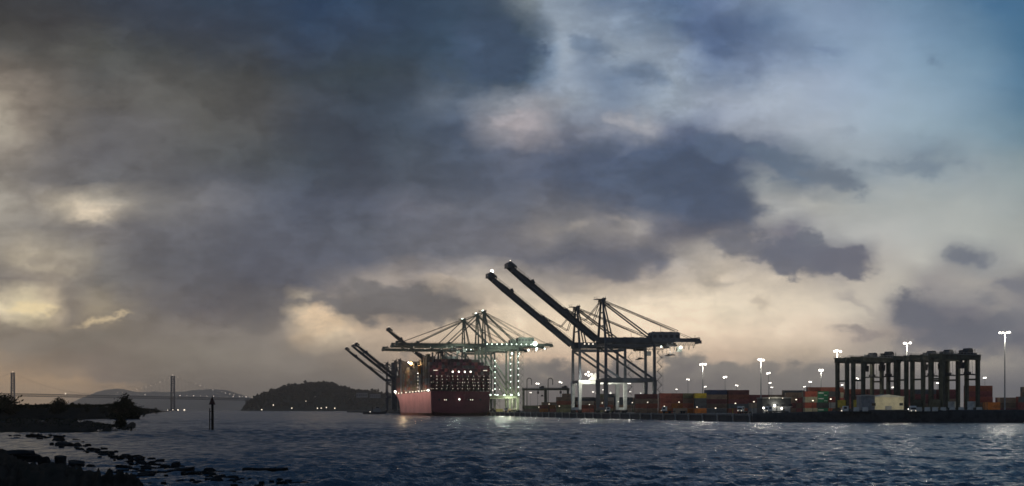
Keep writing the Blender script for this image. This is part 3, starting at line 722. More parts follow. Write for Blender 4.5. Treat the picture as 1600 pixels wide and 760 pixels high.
# ------------------------------------------------------------------ ship to shore cranes
def crane(kind, label, Yq, off=-0.6):
    D = kind == 'D'
    P = dict(g=28.5 if D else 27.5, b=9.0, zp=18.6 if D else 12.6, zg=38.2 if D else 53.4, gd=3.6 if D else 3.2, za=63.5 if D else 83.5,
             bl=66.5 if D else 71.0, ba=R(38.5) if D else 0.0, back=29.0 if D else 31.0)
    gz, bb_, zp, zg, gd, za = P['g'], P['b'], P['zp'], P['zg'], P['gd'], P['za']
    M = STEEL if D else GREEN; ML = STEELW if kind == 'D' else GREEN
    loc = quay(Yq) + Nn * off; loc.z = DECK
    c = thing('container_crane', label, 'crane', loc, TH, 'ship to shore cranes on the wharf')
    for x in (0, gz):
        for y in (-bb_, bb_):
            MB().beam((x, y, 2.0), (x, y, zp), 1.7, 1.6, 3.0, 2.2).build('lower_leg', M, c)
            MB().beam((x, y, zp), (x, y, zg + .5), 1.5, 1.5, 1.35, 1.35).build('upper_leg', M, c)
            bo = MB(); bo.box((x, y, 1.35), (1.4, 7.0, .7))
            bg_ = bo.build('bogie', DARKM, c)
            wh = MB()
            for k in range(-3, 4, 2):
                for s in (-.35, .35): wh.tube((x + s - .12, y + k * 1.0, .5), (x + s + .12, y + k * 1.0, .5), .48, .48, 10)
            wh.build('wheel', RUBBER, bg_)
    for y in (-bb_, bb_):
        MB().beam((-.9, y, zp), (gz + .9, y, zp), 1.7, 2.4).build('portal_beam', M, c)
        MB().beam((.4, y, zg - .5), (gz - 1, y, zp + 1.0), .95, 1.1).build('diagonal_brace', M, c)
        MB().beam((-.5, y, zg - .1), (gz + .5, y, zg - .1), .8, 1.1).build('upper_tie', M, c)
    for x in (0, gz):
        MB().beam((x, -bb_, 2.4), (x, bb_, 2.4), 1.3, 1.6).build('sill_beam', M, c)
        MB().beam((x + .02, -bb_ + .4, zp + .2), (x + .02, bb_ - .4, zp + .2), 1.4, 1.8).build('cross_beam', M, c)
        MB().beam((x, -bb_, zg + .4), (x, bb_, zg + .4), 1.2, 1.6).build('cross_beam', M, c)
    e = gz + P['back']
    for y in (-3.4, 3.4):
        gi = MB(); gi.beam((-2.5, y, zg + 1.2 + gd / 2), (gz + 13, y, zg + 1.2 + gd / 2), 1.3, gd); gi.beam((gz + 13, y, zg + 1.9 + gd / 2), (e, y, zg + 1.9 + gd / 2), 1.1, gd * .55)
        gi.build('girder', M, c)
        wk = MB(); sy = 1 if y > 0 else -1
        wk.beam((-2, y + sy * 1.3, zg + 1.9), (e, y + sy * 1.3, zg + 1.9), .9, .12)
        for zz in (2.4, 2.9): wk.beam((-2, y + sy * 1.75, zg + zz), (e, y + sy * 1.75, zg + zz), .09, .09)
        for k in np.arange(-2, e, 3.0): wk.beam((k, y + sy * 1.75, zg + 1.9), (k, y + sy * 1.75, zg + 2.9), .1, .1)
        wk.build('walkway', M, c)
    ends = MB()
    ends.beam((e, -4.5, zg + 2.6), (e, 4.5, zg + 2.6), 1.2, 1.8); ends.beam((e - 4, -2, zg + 4.2), (e - 4, 2, zg + 4.2), 1.5, 1.6); ends.tube((e - 1, 3, zg + 3), (e - 1, 3, zg + 7), .12, .1, 6); ends.beam((e - 6, 0, zg + 4.4), (e + 1, 0, zg + 5.4), .3, .4)
    ends.build('girder_end', M, c)
    # hanging loops and gear under the back reach
    hg = MB()
    for k in range(7):
        x = gz + 9 + k * 2.9; hg.beam((x, 2.4, zg + 2), (x + .6, 2.4, zg - .8 - (k % 3) * .5), .18, .18); hg.beam((x + .6, 2.4, zg - .8 - (k % 3) * .5), (x + 1.4, 2.4, zg + 2), .18, .18)
    hg.beam((gz + 7, 2.4, zg + 1.1), (e - 1, 2.4, zg + 1.1), .3, .3)
    hg.build('festoon', CABLE, c)
    # A frame
    for y in (-1, 1):
        MB().beam((0, y * bb_ * .98, zg + 1), (0, y * 2.4, za), 1.25, 1.25, .95, .95).build('mast_leg', M, c)
        MB().beam((5.5 if D else 6.5, y * 3.4, zg + gd), (.8, y * 1.9, za - .6), .7, .7).build('mast_prop', M, c)
    hd = MB(); hd.box((0, 0, za + .3), (2.6, 7.4, 1.5)); hd.box((-1.6, 0, za + 1.25), (5.4, 5.5, .25)); hd.box((1.2, 0, za + 1.6), (1.6, 4, 1.1))
    for y in (-2.6, 2.6):
        hd.tube((-3.6, y, za + 1.3), (-3.6, y, za + 2.7), .09, .09, 5); hd.tube((1.5, y, za + 1.3), (1.5, y, za + 3.1), .09, .09, 5)
    hd.beam((-4.2, -2.7, za + 2.4), (-4.2, 2.7, za + 2.4), .1, .1)
    hd.build('mast_head', M, c)
    for zz in (.45, .75):
        zc = zg + (za - zg) * zz; wy = bb_ + (2.4 - bb_) * zz
        MB().beam((0, -wy, zc), (0, wy, zc), .6, .7).build('mast_tie', M, c)
    for y in (-1, 1):
        MB().beam((.5, y * 2.2, za), (gz + .5, y * 3.6, zg + gd + 1.2), .62, .75).build('backstay', M, c)
        MB().beam((.6, y * 2.5, za + .5), (gz + (16 if D else 12), y * 3.0, zg + gd + (5.4 if D else 3)), .32, .36).build('backstay_link', M, c)
        MB().tube((.6, y * 1.4, za + .6), (e - 3, y * 2.6, zg + gd + .6), .13, .13, 5).build('backstay_rope', CABLE, c)
    # machinery house
    hx0, hx1 = (gz + 0.0, gz + 16.6) if D else (gz + 1, gz + 15)
    zh = zg + gd + (-1.0 if D else 1.3)
    hh = MB(); hl = hx1 - hx0; hz = 5.6 if D else 5.0
    hh.prism([(hx0, zh), (hx1, zh), (hx1, zh + hz - .7), (hx1 - .8, zh + hz), (hx0 + .8, zh + hz), (hx0, zh + hz - .7)], 9.0)
    mh = hh.build('machinery_house', mat('machinery_house_paint', (.12, .135, .155), .6, .2) if D else GREEN, c)
    for k in range(5): MB().box((hx0 + (k + .5) * hl / 5, -4.53, zh + hz * .55), (hl / 9, .12, hz * .32)).build('louvre', DARKM, mh)
    rf = MB()
    for k in range(3): rf.box((hx0 + 2.5 + k * hl / 3.2, 1.5, zh + hz + .2), (1.2, 1.6, .5))
    rf.tube((hx0 + 5.5, -3, zh + hz), (hx0 + 5.5, -3, zh + hz + 3.4), .1, .08, 6)
    rf.build('roof_vent', DARKM, mh)
    # trolley, cab, hoist ropes and spreader
    tx = gz + 12 if D else -22.0
    tr = MB(); tr.box((tx, 0, zg + .6), (7, 6.2, 1.1)); tr.box((tx + 1, 0, zg + 1.5), (4, 3, 1.0)); tr.build('trolley', DARKM, c)
    cb = MB(); cx = tx + 5.5; cb.prism([(cx - 1.4, zg - 3.0), (cx + 1.2, zg - 3.0), (cx + 1.4, zg - .2), (cx - 1.4, zg - .2)], 2.4)
    cab = cb.build('operator_cab', STEELW, c)
    MB().box((cx - 1.42, 0, zg - 1.7), (.08, 2.1, 1.6)).build('window', GLASS, cab)
    drop = 5.0 if D else 12.0
    rp = MB()
    for a_ in (-1, 1):
        for b2 in (-1, 1): rp.tube((tx + a_ * 1.2, b2 * 2.5, zg), (tx + a_ * .9, b2 * 3.5, zg - drop + .4), .07, .07, 5)
    rp.build('hoist_rope', CABLE, c)
    sp = MB(); sp.beam((tx, -6, zg - drop), (tx, 6, zg - drop), .9, .6)
    for b2 in (-6, 6): sp.beam((tx - 1.15, b2, zg - drop - .1), (tx + 1.15, b2, zg - drop - .1), .4, .5)
    sp.box((tx, 0, zg - drop + .6), (1.8, 3.6, .6)); sp.build('spreader', YEL if not D else DARKM, c)
    # stair tower on the landside leg
    stt = MB(); sx_ = gz + 3.0; z = zp - 8.0; k = 0
    while z < zg - 2:
        s = 1 if k % 2 else -1
        stt.beam((sx_ - s * 1.3, -bb_, z), (sx_ + s * 1.3, -bb_, z + 2.6), .8, .14); stt.beam((sx_ - s * 1.3, -bb_ - .4, z + 1), (sx_ + s * 1.3, -bb_ - .4, z + 3.6), .09, .09)
        stt.box((sx_ + s * 1.4, -bb_, z + 2.65), (.9, 1.4, .12)); stt.beam((gz + .6, -bb_, z + 2.6), (sx_ - 1, -bb_, z + 2.6), .15, .15)
        stt.beam((sx_ + 1.8, -bb_ - .6, z), (sx_ + 1.8, -bb_ - .6, z + 2.6), .1, .1)
        z += 2.6; k += 1
    stt.build('stair', M, c)
    # boom
    hinge = Vector((-2.5, 0, zg + 1.2 + gd / 2)); ca, sa = math.cos(P['ba']), math.sin(P['ba'])
    bd = Vector((-ca, 0, sa)); bn = Vector((sa, 0, ca))
    def B(s, y, h=0.0):
        p = hinge + bd * s + bn * h; return Vector((p.x, y, p.z))
    L = P['bl']; dd = 2.7 if D else 2.4
    for y in (-3.4, 3.4):
        bm = MB(); bm.beam(B(.3, y), B(L * .82, y), 1.25, dd); bm.beam(B(L * .82, y), B(L, y), 1.2, dd, .9, dd * .62)
        bm.build('boom_girder', M, c)
    sb = MB()
    for k in np.arange(6, L, 9.5): sb.beam(B(k, -3.4, -.2), B(k, 3.4, -.2), .8, 1.2)
    for k in np.arange(3, L - 3, 3.0):
        sb.beam(B(k, -4.6, .8), B(k, -4.6, 2.0), .12, .12)
    sb.beam(B(2, -4.6, 2.0), B(L - 2, -4.6, 2.0), .14, .14); sb.beam(B(2, -4.6, 1.4), B(L - 2, -4.6, 1.4), .1, .1); sb.beam(B(2, -4.4, .75), B(L - 2, -4.4, .75), .7, .14)
    sb.build('boom_walkway', M, c)
    tp = MB(); tp.beam(B(L*.3, 0, .9), B(L, 0, 1.2), .5, .5); tp.beam(B(L + .3, -4.8, .3), B(L + .3, 4.8, .3), 2.2, 2.6); tp.beam(B(L - 3.5, 0, 2.4), B(L + 1.0, 0, 2.4), 4.5, 1.2); tp.beam(B(L - 4.5, 0, 1.6), B(L - 3.6, 0, 3.4), .5, .5)
    tp.beam(B(L * .74, 0, 1.4), B(L * .74 + 2.2, 0, 2.6), 7.2, 1.3); tp.beam(B(L * .74 - 1.5, -4, 3.2), B(L * .74 - 2.0, -4, 4.2), .14, .14)
    tp.beam(B(L * .36, 0, 1.4), B(L * .36 + 2, 0, 2.2), 7.2, 1.0)
    tp.build('boom_head', M, c)
    apx = Vector((-.8, 0, za))
    if D:   # folded forestay links hang in loose bends between the mast head and the raised boom
        for y in (-2.2, 2.2):
            mid = Vector((-9.5, y, zg + 14.5)); fs_ = MB(); fs_.beam((apx.x, y, za), mid, .3, .34); fs_.beam(mid, B(L * .37, y, 1.8), .3, .34)
            mid2 = Vector((-5.5, y, zg + 12.0)); fs_.beam((apx.x, y * 1.3, za), mid2, .3, .34); fs_.beam(mid2, B(L * .42, y * 1.3, 1.8), .26, .3)
            fs_.build('forestay', M, c)
    else:
        for y in (-2.4, 2.4):
            MB().beam((apx.x, y, za), B(L * .36, y, 1.4), .42, .5).build('forestay', M, c)
            MB().beam((apx.x, y, za + .4), B(L * .75, y, 1.6), .42, .5).build('forestay', M, c)
            MB().tube((apx.x, y * .6, za + .8), B(L * .97, y * .6, 1.6), .12, .12, 5).build('boom_rope', CABLE, c)
    # lamps
    def dot(p, r, m=LAMPG): return MB().ball(p, r, 7, 5).build('floodlight', m, c)
    if D: pass
    else:
        for x in np.arange(2, gz + 16, 4.2): dot((x, -4.9, zg + 3.6), .42)
        for x in np.arange(-60, 0, 14.0): dot((x, -4.9, zg + .6), .24, LAMPS)
        for z in np.arange(zp + 3, zg - 2, 5.2): dot((gz + .3, -bb_ - .95, z), .42); 
        for y in (-2.2, 2.2): dot((-1.0, y, za + 2.0), .4)
        for x in (4, 10, 16, 22, 28): dot((x, -bb_ - 1.0, zp + 1.6), .55)
        dot((gz + 17, -5.2, zg + .2), .9); dot((gz + 24, -5.0, zg + .2), .6)
    return c, B, P
def fl(c, p, r, m): return MB().ball(p, r, 8, 6).build('floodlight', m, c)

c1, B1, P1 = crane('D', 'dark dockside crane with raised boom, nearest and tallest, machinery house sharp against the sky', 812)
fl(c1, B1(P1['bl'] + 1, 0, 3.4), .35, LAMPS)
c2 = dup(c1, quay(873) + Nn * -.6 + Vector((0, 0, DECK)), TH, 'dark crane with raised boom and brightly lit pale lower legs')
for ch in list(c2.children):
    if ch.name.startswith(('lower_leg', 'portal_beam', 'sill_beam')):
        ch.data = ch.data.copy(); ch.data.materials[0] = STEELW  # pale colour puts the floodlighting of these legs and beams into their paint
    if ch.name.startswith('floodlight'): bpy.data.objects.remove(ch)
c3 = dup(c1, quay(1451) + Nn * -.6 + Vector((0, 0, DECK)), TH, 'crane with raised boom half hidden behind the container ship')
c4 = dup(c1, quay(1823) + Nn * -6 + Vector((0, 0, DECK)), TH, 'hazy far crane with raised boom beyond the ship bow, middle one of the three')
c6 = dup(c1, quay(1775) + Nn * -6 + Vector((0, 0, DECK)), TH, 'hazy far crane with raised boom just beyond the ship bow, nearest of the three')
MB().box((-1.5, 0, 32), (6.5, 9, 60)).build('service_tower', STEEL, c4)
c5 = dup(c1, quay(1905) + Nn * -8 + Vector((0, 0, DECK)), TH, 'hazy far crane with raised boom beyond the ship bow, farthest of the three')
fl(c2, B1(P1['bl'] + .5, 0, 3.8), 1.0, LAMP); fl(c1, (34, -4, P1['zg'] - .3), .5, LAMPG); fl(c1, (46, -3, P1['zg'] - .6), .85, LAMPG)
for x in (4, 6.6, 9.2, 12): fl(c2, (x, -5.2, P1['zg'] + 3.8), .42, LAMPS)
for (x, z) in ((5.4, 22.6), (3.6, 23.4), (7.0, 23.4), (5.2, 24.6)): fl(c2, (x, -9.5, z), .55, LAMP)
# white peak added to stand for the glow at the lamp cluster
cv = MB(); cv.add([(5.5, -10.6, 19.9), (13.5, -10.6, 19.9), (13.5, -7.4, 19.9), (5.5, -7.4, 19.9), (9.5, -9, 24.6), ], [(0, 1, 4), (1, 2, 4), (2, 3, 4), (3, 0, 4), (3, 2, 1, 0)])
cv.build('lamp_glow_peak', WHITE, c2)
k1, BC, PC = crane('C', 'pale green lowered crane, nearest of three behind the ship, strung with white lamps', 1200)
k2 = dup(k1, quay(1234) + Nn * -.6 + Vector((0, 0, DECK)), TH, 'pale green lowered crane in the middle of the three behind the ship')
k3 = dup(k1, quay(1308) + Nn * -.6 + Vector((0, 0, DECK)), TH, 'pale green lowered crane, farthest and lowest of the three behind the ship')
fl(k1, (43, -5.6, PC['zg'] + 4.2), 1.9, LAMPG); fl(k1, (-24, -6, 50), .25, LAMPS)
def place_light(c, p, w, col=(1, .95, .8), size=.6): return lamp_light(p, w, col, size, c)
place_light(c2, (15, -16, 14), 6000, (1, .97, .86), 1); place_light(c2, (3, -16, 22), 4500, (1, .97, .86), 1)
place_light(c1, (12, -16, 9), 1800, (1, .96, .84), 1); place_light(c1, (40, -4, P1['zg'] - 2.5), 1800, (1, .95, .85))
for k in (k1, k2):
    place_light(k, (16, -14, 44), 9000, (.9, 1, .84), 1); place_light(k, (20, -14, 8), 11000, (.97, 1, .66), 1); place_light(k, (36, -14, 62), 4500, (.86, 1, .84), 1)
    place_light(k, (-22, -10, 50), 2200, (.9, 1, .84), 1)

# ------------------------------------------------------------------ containers
def container_mesh(L, name='shipping_container'):
    w, h = 2.44, 2.55; b = MB(); ins = .12; dep = .06
    X, Y, Z = L / 2, w / 2, h
    def face(o, u, v, nrm):
        o, u, v, nrm = Vector(o), Vector(u), Vector(v), Vector(nrm)
        lu, lv = u.length, v.length; fu, fv = ins / lu, ins / lv
        out = [o, o + u, o + u + v, o + v]
        inn = [o + u * fu + v * fv - nrm * dep, o + u * (1 - fu) + v * fv - nrm * dep, o + u * (1 - fu) + v * (1 - fv) - nrm * dep, o + u * fu + v * (1 - fv) - nrm * dep]
        b.add(out + inn, [(4, 5, 6, 7), (0, 1, 5, 4), (1, 2, 6, 5), (2, 3, 7, 6), (3, 0, 4, 7)])
    face((-X, -Y, 0), (L, 0, 0), (0, 0, h), (0, -1, 0)); face((X, Y, 0), (-L, 0, 0), (0, 0, h), (0, 1, 0))
    face((X, -Y, 0), (0, w, 0), (0, 0, h), (1, 0, 0)); face((-X, Y, 0), (0, -w, 0), (0, 0, h), (-1, 0, 0))
    face((-X, -Y, h), (L, 0, 0), (0, w, 0), (0, 0, 1))
    b.add([(-X, -Y, 0), (X, -Y, 0), (X, Y, 0), (-X, Y, 0)], [(3, 2, 1, 0)])
    return b
CN = {}
PAL = {'rust red': (.33, .095, .05), 'brick red': (.36, .085, .05), 'orange': (.50, .16, .03), 'yellow': (.60, .42, .03), 'cream': (.62, .55, .34), 'green': (.03, .22, .10), 'dark blue': (.03, .05, .11), 'grey': (.22, .23, .22),
       'brown': (.22, .14, .085), 'maroon': (.19, .05, .045), 'charcoal': (.075, .08, .08), 'olive': (.19, .17, .075), 'magenta': (.13, .028, .05), 'dark magenta': (.050, .020, .027), 'tan': (.34, .25, .17), 'teal': (.03, .13, .13)}
def cmat(c):
    nm = 'container_' + c.replace(' ', '_')
    if nm in MATS: return MATS[nm]
    m = mat(nm, PAL[c], .6, .28, .5); t = m.node_tree; q = G(t); b_ = t.nodes['Principled BSDF']
    rnd = q.node('ShaderNodeObjectInfo').outputs['Random']; k_ = q.m('ADD', .62, q.m('MULTIPLY', rnd, .75))
    src = b_.inputs['Base Color'].links[0].from_socket
    q.put(b_.inputs['Base Color'], q.mix(1.0, src, q.vec(k_, k_, k_), 'MULTIPLY'))
    sx_ = q.node('ShaderNodeSeparateXYZ'); t.links.new(q.node('ShaderNodeTexCoord').outputs['Object'], sx_.inputs[0])
    wv = q.m('ADD', q.m('SINE', q.m('MULTIPLY', sx_.outputs[0], 22.0)), q.m('SINE', q.m('MULTIPLY', sx_.outputs[1], 22.0)))
    bn = q.node('ShaderNodeBump'); bn.inputs['Strength'].default_value = .5; bn.inputs['Distance'].default_value = .03
    q.put(bn.inputs['Height'], wv); t.links.new(bn.outputs[0], b_.inputs['Normal'])
    return m
def cmesh(L, c):
    if (L, c) not in CN:
        b = container_mesh(L); me = bpy.data.meshes.new('shipping_container'); me.from_pydata(b.v, [], b.f); me.update(); me.materials.append(cmat(c)); CN[(L, c)] = me
    return CN[(L, c)]
NCONT = [0]; LASTC = ['']
def container(loc, rz, L, c, label, group):
    o = bpy.data.objects.new('shipping_container', cmesh(L, c)); COL.objects.link(o); o.location = loc; o.rotation_euler = (0, 0, rz); NCONT[0] += 1; LASTC[0] = o.name
    return tag(o, label, 'container', group)
REST = []      # containers past the individual ones: joined
def rest(loc, rz, L, c): REST.append((Vector(loc), rz, L, c))
ORD = ['bottom', 'second', 'third', 'fourth', 'fifth', 'sixth', 'seventh', 'eighth', 'ninth', 'tenth', 'top']
def block(x0, x1, Y, tiers, L, rz, pal, where, seed, gap=.35, jag=.25):
    """a row of container stacks seen from photo column x0 to x1 at distance Y"""
    r2 = random.Random(seed); X0, X1 = at(x0, Y, z=0).x, at(x1, Y, z=0).x
    pitch = (L * abs(math.cos(rz)) + 2.44 * abs(math.sin(rz)))
    pitch = (L + gap) if abs(rz) < .6 else 2.44 / abs(math.sin(rz)) + .18
    ncol = max(1, round((X1 - X0) / (pitch * (math.cos(rz) if abs(rz) < .6 else 1))))
    for i in range(ncol):
        nt_ = max(1, tiers - (r2.choice((1, 1, 2)) if r2.random() < jag * 1.5 else 0))
        px = X0 + (i + .5) * (X1 - X0) / ncol
        py = Y + (px - (X0 + X1) / 2) * (math.tan(rz) if abs(rz) < .6 else 0)
        for k in range(nt_):
            c = pal[k][i % len(pal[k])] if isinstance(pal, list) and isinstance(pal[0], list) else r2.choice(pal)
            t_ = 'top' if k == nt_ - 1 else ORD[k]
            container((px + r2.uniform(-.06, .06), py + r2.uniform(-.1, .1), DECK + k * 2.58), rz, L, c, f'{c} shipping container on the {t_} tier of {where}', 'containers in ' + where)
            if c == 'green':
                mk = MB(); mk.box((-.9, -1.235, 1.75), (2.6, .03, .42)); mk.box((1.5, -1.235, .75), (1.5, .03, .3))
                mo = mk.build('marking', WHITE, None); mo.parent = bpy.data.objects[LASTC[0]]; mo['kind'] = 'stuff'
            if True:
                rest((px, py + (2.9 if abs(rz) < .6 else L + .6), DECK + k * 2.58), rz, L, r2.choice(pal[0]) if isinstance(pal[0], list) else r2.choice(pal))
SIDE = R(11); END = R(11) + math.pi / 2
dk = ['charcoal', 'brown', 'maroon', 'charcoal', 'dark blue', 'rust red']
block(818, 872, 1120, 3, 12.19, SIDE, ['rust red', 'orange', 'brown', 'olive'], 'the low row near the ship', 1)
block(868, 990, 960, 4, 12.19, SIDE, ['olive', 'brown', 'tan', 'charcoal', 'rust red', 'olive'], 'the olive row behind lit legs', 2)
block(986, 1034, 770, 4, 12.19, SIDE, ['rust red', 'brown', 'brown', 'maroon'], 'the brown stack behind the dark crane', 3, jag=0)
block(1030, 1084, 735, 4, 6.06, SIDE, [['orange', 'rust red', 'orange'], ['rust red', 'orange', 'rust red'], ['brick red', 'rust red', 'brown'], ['brick red', 'brick red', 'olive']], 'the red and orange stack', 4, jag=.0)
block(1084, 1104, 730, 4, 6.06, SIDE, [['orange'], ['charcoal'], ['charcoal'], ['yellow']], 'the stack topped with yellow', 5, jag=0)
block(1100, 1172, 800, 5, 12.19, SIDE, dk, 'the dark stack beside the yellow one', 6, jag=.3)
block(1168, 1256, 810, 5, 12.19, SIDE, ['charcoal', 'maroon', 'brown', 'charcoal', 'grey'], 'the stacks behind the depot building', 7, jag=.3)
block(1228, 1260, 700, 4, 6.06, SIDE, ['maroon', 'brown', 'rust red'], 'the maroon stack beside the depot', 8, jag=0)
block(1256, 1312, 655, 4, 2.44 * 1.0 + 3.62, SIDE, [['cream', 'green', 'rust red'], ['brick red', 'charcoal', 'grey'], ['cream', 'green', 'maroon'], ['brick red', 'green', 'charcoal']], 'the cream and green stack', 9, jag=0)
block(1262, 1318, 700, 5, 6.06, SIDE, ['brick red', 'cream', 'charcoal', 'rust red'], 'the row behind the cream stack', 10, jag=.3)
block(1312, 1505, 770, 5, 12.19, SIDE, ['maroon', 'charcoal', 'brown', 'maroon', 'rust red'], 'the row behind the gantry cranes', 11, jag=.25)
block(1500, 1560, 655, 5, 12.19, SIDE, ['brick red', 'rust red', 'maroon', 'brown'], 'the red stack past the gantry cranes', 12, jag=.1)
block(878, 992, 985, 5, 6.06, SIDE, ['olive', 'brown', 'charcoal', 'rust red', 'tan'], 'the row behind the olive row', 26, jag=.45)
block(774, 812, 1215, 2, 6.06, SIDE, ['tan', 'olive', 'brown', 'orange'], 'the lit row under the pale cranes', 25, jag=.4)
block(1054, 1073, 690, 1, 6.06, SIDE, ['cream', 'tan'], 'the short pale row', 21, jag=0)
block(1142, 1171, 676, 1, 6.06, SIDE, [['rust red', 'yellow', 'olive']], 'the single row by the wharf', 22, jag=0)
block(1172, 1190, 684, 2, 6.06, SIDE, [['grey'], ['tan']], 'the small stack by the depot', 23, jag=0)
block(842, 872, 1020, 2, 6.06, SIDE, [['orange', 'rust red', 'orange'], ['brick red', 'orange', 'tan']], 'the small orange stack', 24, jag=.3)
block(1540, 1562, 630, 2, 6.06, SIDE, ['orange', 'orange'], 'the short orange stack', 13, jag=0)
block(1556, 1640, 690, 5, 12.19, SIDE, ['charcoal', 'maroon', 'charcoal', 'brown'], 'the stack behind the tallest mast', 14, jag=.1)
block(1585, 1640, 640, 3, 12.19, SIDE, ['maroon', 'brick red', 'charcoal'], 'the low stack beyond the tallest mast', 15, jag=.2)

# ------------------------------------------------------------------ container ship
def ship():
    SC = Vector((-17, 1168, 0)) - Nn * 25.6
    sh = thing('container_ship', 'large magenta container ship moored stern on at the wharf, loaded high', 'ship', SC, TH)
    st = [(0, 24.6, 24.0), (12, 25.3, 24.8), (30, 25.5, 25.4), (60, 25.5, 25.5), (150, 25.5, 25.5), (235, 25.5, 25.2), (265, 25.3, 22.5), (290, 24.4, 17.5), (310, 22.0, 12.0), (328, 17.6, 6.8), (342, 12.2, 3.0), (352, 7.4, .9), (360, 3.4, .15), (366, .7, .05)]
    st = [(L * .89, d, w_) for (L, d, w_) in st]
    def zdeck(L): return 18.9 + (0 if L < 262 else 3.4 * min(1, (L - 262) / 46.))
    def zlow(L): return 2.3
    def half(d, w, q): return w + (d - w) * q ** 1.5
    NR = 7
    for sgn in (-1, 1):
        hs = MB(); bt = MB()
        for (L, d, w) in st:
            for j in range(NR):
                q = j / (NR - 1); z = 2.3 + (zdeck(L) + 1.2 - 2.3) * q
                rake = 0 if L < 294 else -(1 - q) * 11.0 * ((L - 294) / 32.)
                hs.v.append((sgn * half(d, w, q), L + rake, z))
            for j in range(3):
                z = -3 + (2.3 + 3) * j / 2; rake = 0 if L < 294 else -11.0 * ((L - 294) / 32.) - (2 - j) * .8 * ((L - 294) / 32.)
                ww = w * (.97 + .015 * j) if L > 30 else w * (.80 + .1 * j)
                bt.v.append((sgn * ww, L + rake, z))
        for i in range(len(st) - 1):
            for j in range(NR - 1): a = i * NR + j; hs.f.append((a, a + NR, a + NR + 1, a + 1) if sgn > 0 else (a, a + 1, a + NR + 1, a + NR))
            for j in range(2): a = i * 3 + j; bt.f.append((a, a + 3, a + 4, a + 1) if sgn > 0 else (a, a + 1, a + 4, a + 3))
        hs.build('hull_side', mat('hull_pink_lit', (.50, .24, .215), .6, .12, .06), sh, True)  # paler than the transom: light on the side is put into the colour
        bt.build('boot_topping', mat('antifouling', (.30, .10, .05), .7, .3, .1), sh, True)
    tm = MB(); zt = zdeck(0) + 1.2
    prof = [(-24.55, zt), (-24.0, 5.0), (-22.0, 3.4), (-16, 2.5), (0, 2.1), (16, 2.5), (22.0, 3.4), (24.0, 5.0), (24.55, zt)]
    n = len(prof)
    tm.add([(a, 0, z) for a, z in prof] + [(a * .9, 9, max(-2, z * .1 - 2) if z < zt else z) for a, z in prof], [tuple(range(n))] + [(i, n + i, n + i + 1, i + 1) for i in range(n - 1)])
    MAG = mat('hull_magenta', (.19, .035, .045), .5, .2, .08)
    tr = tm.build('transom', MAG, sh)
    for x in (-17.5, -11, -1.0, 7.5, 9.8, 16.5):
        MB().box((x, -.05, 13.2), (2.2 if x in (-11, 7.5, 9.8) else 1.4, .3, 1.3)).build('fairlead', DARKM, tr)
    dkk = MB()
    for i in range(len(st) - 1):
        (L0, d0, _), (L1, d1, _) = st[i], st[i + 1]
        dkk.add([(-d0 * .985, L0, zdeck(L0)), (d0 * .985, L0, zdeck(L0)), (d1 * .985, L1, zdeck(L1)), (-d1 * .985, L1, zdeck(L1))], [(0, 1, 2, 3)])
    dkk.build('deck', mat('deck_red', (.10, .035, .03), .8, .2), sh)
    rl = MB()
    for i in range(len(st) - 2):
        (L0, d0, _), (L1, d1, _) = st[i], st[i + 1]
        for zz in (1.8, 2.3): rl.beam((-d0, L0, zdeck(L0) + zz), (-d1, L1, zdeck(L1) + zz), .1, .1)
    for L in np.arange(2, 304, 4.0): d = interp([(s_[0], s_[1]) for s_ in st], L); rl.beam((-d, L, zdeck(L) + 1.1), (-d, L, zdeck(L) + 2.3), .1, .1)
    for zz in (1.8, 2.3): rl.beam((-24.5, .2, 18.9 + zz), (24.5, .2, 18.9 + zz), .1, .1)
    rl.build('railing', DARKM, sh)
    # lashing bridge at the stern with five lamp-lit galleries
    lb = MB()
    for i in range(13):
        x = -24.4 + i * 48.8 / 12; lb.box((x, 2.4, 18.9 + 7.4), (.42, 1.0, 14.8))
    for k in range(6): lb.box((0, 2.4, 20.6 + k * 2.55), (49.2, 1.3, .28)); 
    for k in range(6): lb.beam((-24.5, 1.7, 21.7 + k * 2.55), (24.5, 1.7, 21.7 + k * 2.55), .09, .09)
    lb.build('lashing_bridge', mat('lashing_bridge_paint', (.10, .03, .045), .7, .2), sh)
    r2 = random.Random(4)
    for k in range(5):
        for i in range(12):
            if r2.random() < .06: continue
            x = -23.6 + i * 47.2 / 11 + r2.uniform(-.5, .5); r_ = r2.uniform(.15, .27)
            MB().ball((x, 1.45, 22.3 + k * 2.55), r_, 7, 5).build('gallery_lamp', LAMPS, sh)
            if r2.random() < .16: MB().ball((x + 1.6, 1.45, 22.3 + k * 2.55), r_ * .8, 7, 5).build('gallery_lamp', LAMPS, sh)
    for x in (-6.2, -1.2, 3.8, 8.6): MB().ball((x, 1.3, 36.1), .58, 8, 6).build('deck_floodlight', LAMP, sh)
    for x in (-20.4, 20.8): MB().box((x, 1.2, 37.2), (3.2, .5, .35)).build('deck_floodlight', LAMPS, sh)
    MB().ball((-1, -.35, 13.5), .6, 8, 6).build('stern_lamp', LAMPG, sh)
    for x in (-13.2, -11.8, 8.3, 10.0): MB().ball((x, -.3, 13.1), .36, 7, 5).build('stern_lamp', LAMPS, sh)
    # rail lamps along the port side and at the bow
    for L, r_ in ((4, .8), (16, .45), (30, .4), (46, .45), (66, .5), (86, .45), (108, .5), (130, .45), (160, .5), (196, .5), (222, .5), (246, .55)):
        MB().ball((-26.0, L, 20.9), r_, 7, 5).build('rail_lamp', LAMPF if r_ < .7 else LAMPG, sh)
    MB().ball((-24.4, 266, 23.0), 1.0, 8, 6).build('rail_lamp', LAMP, sh)
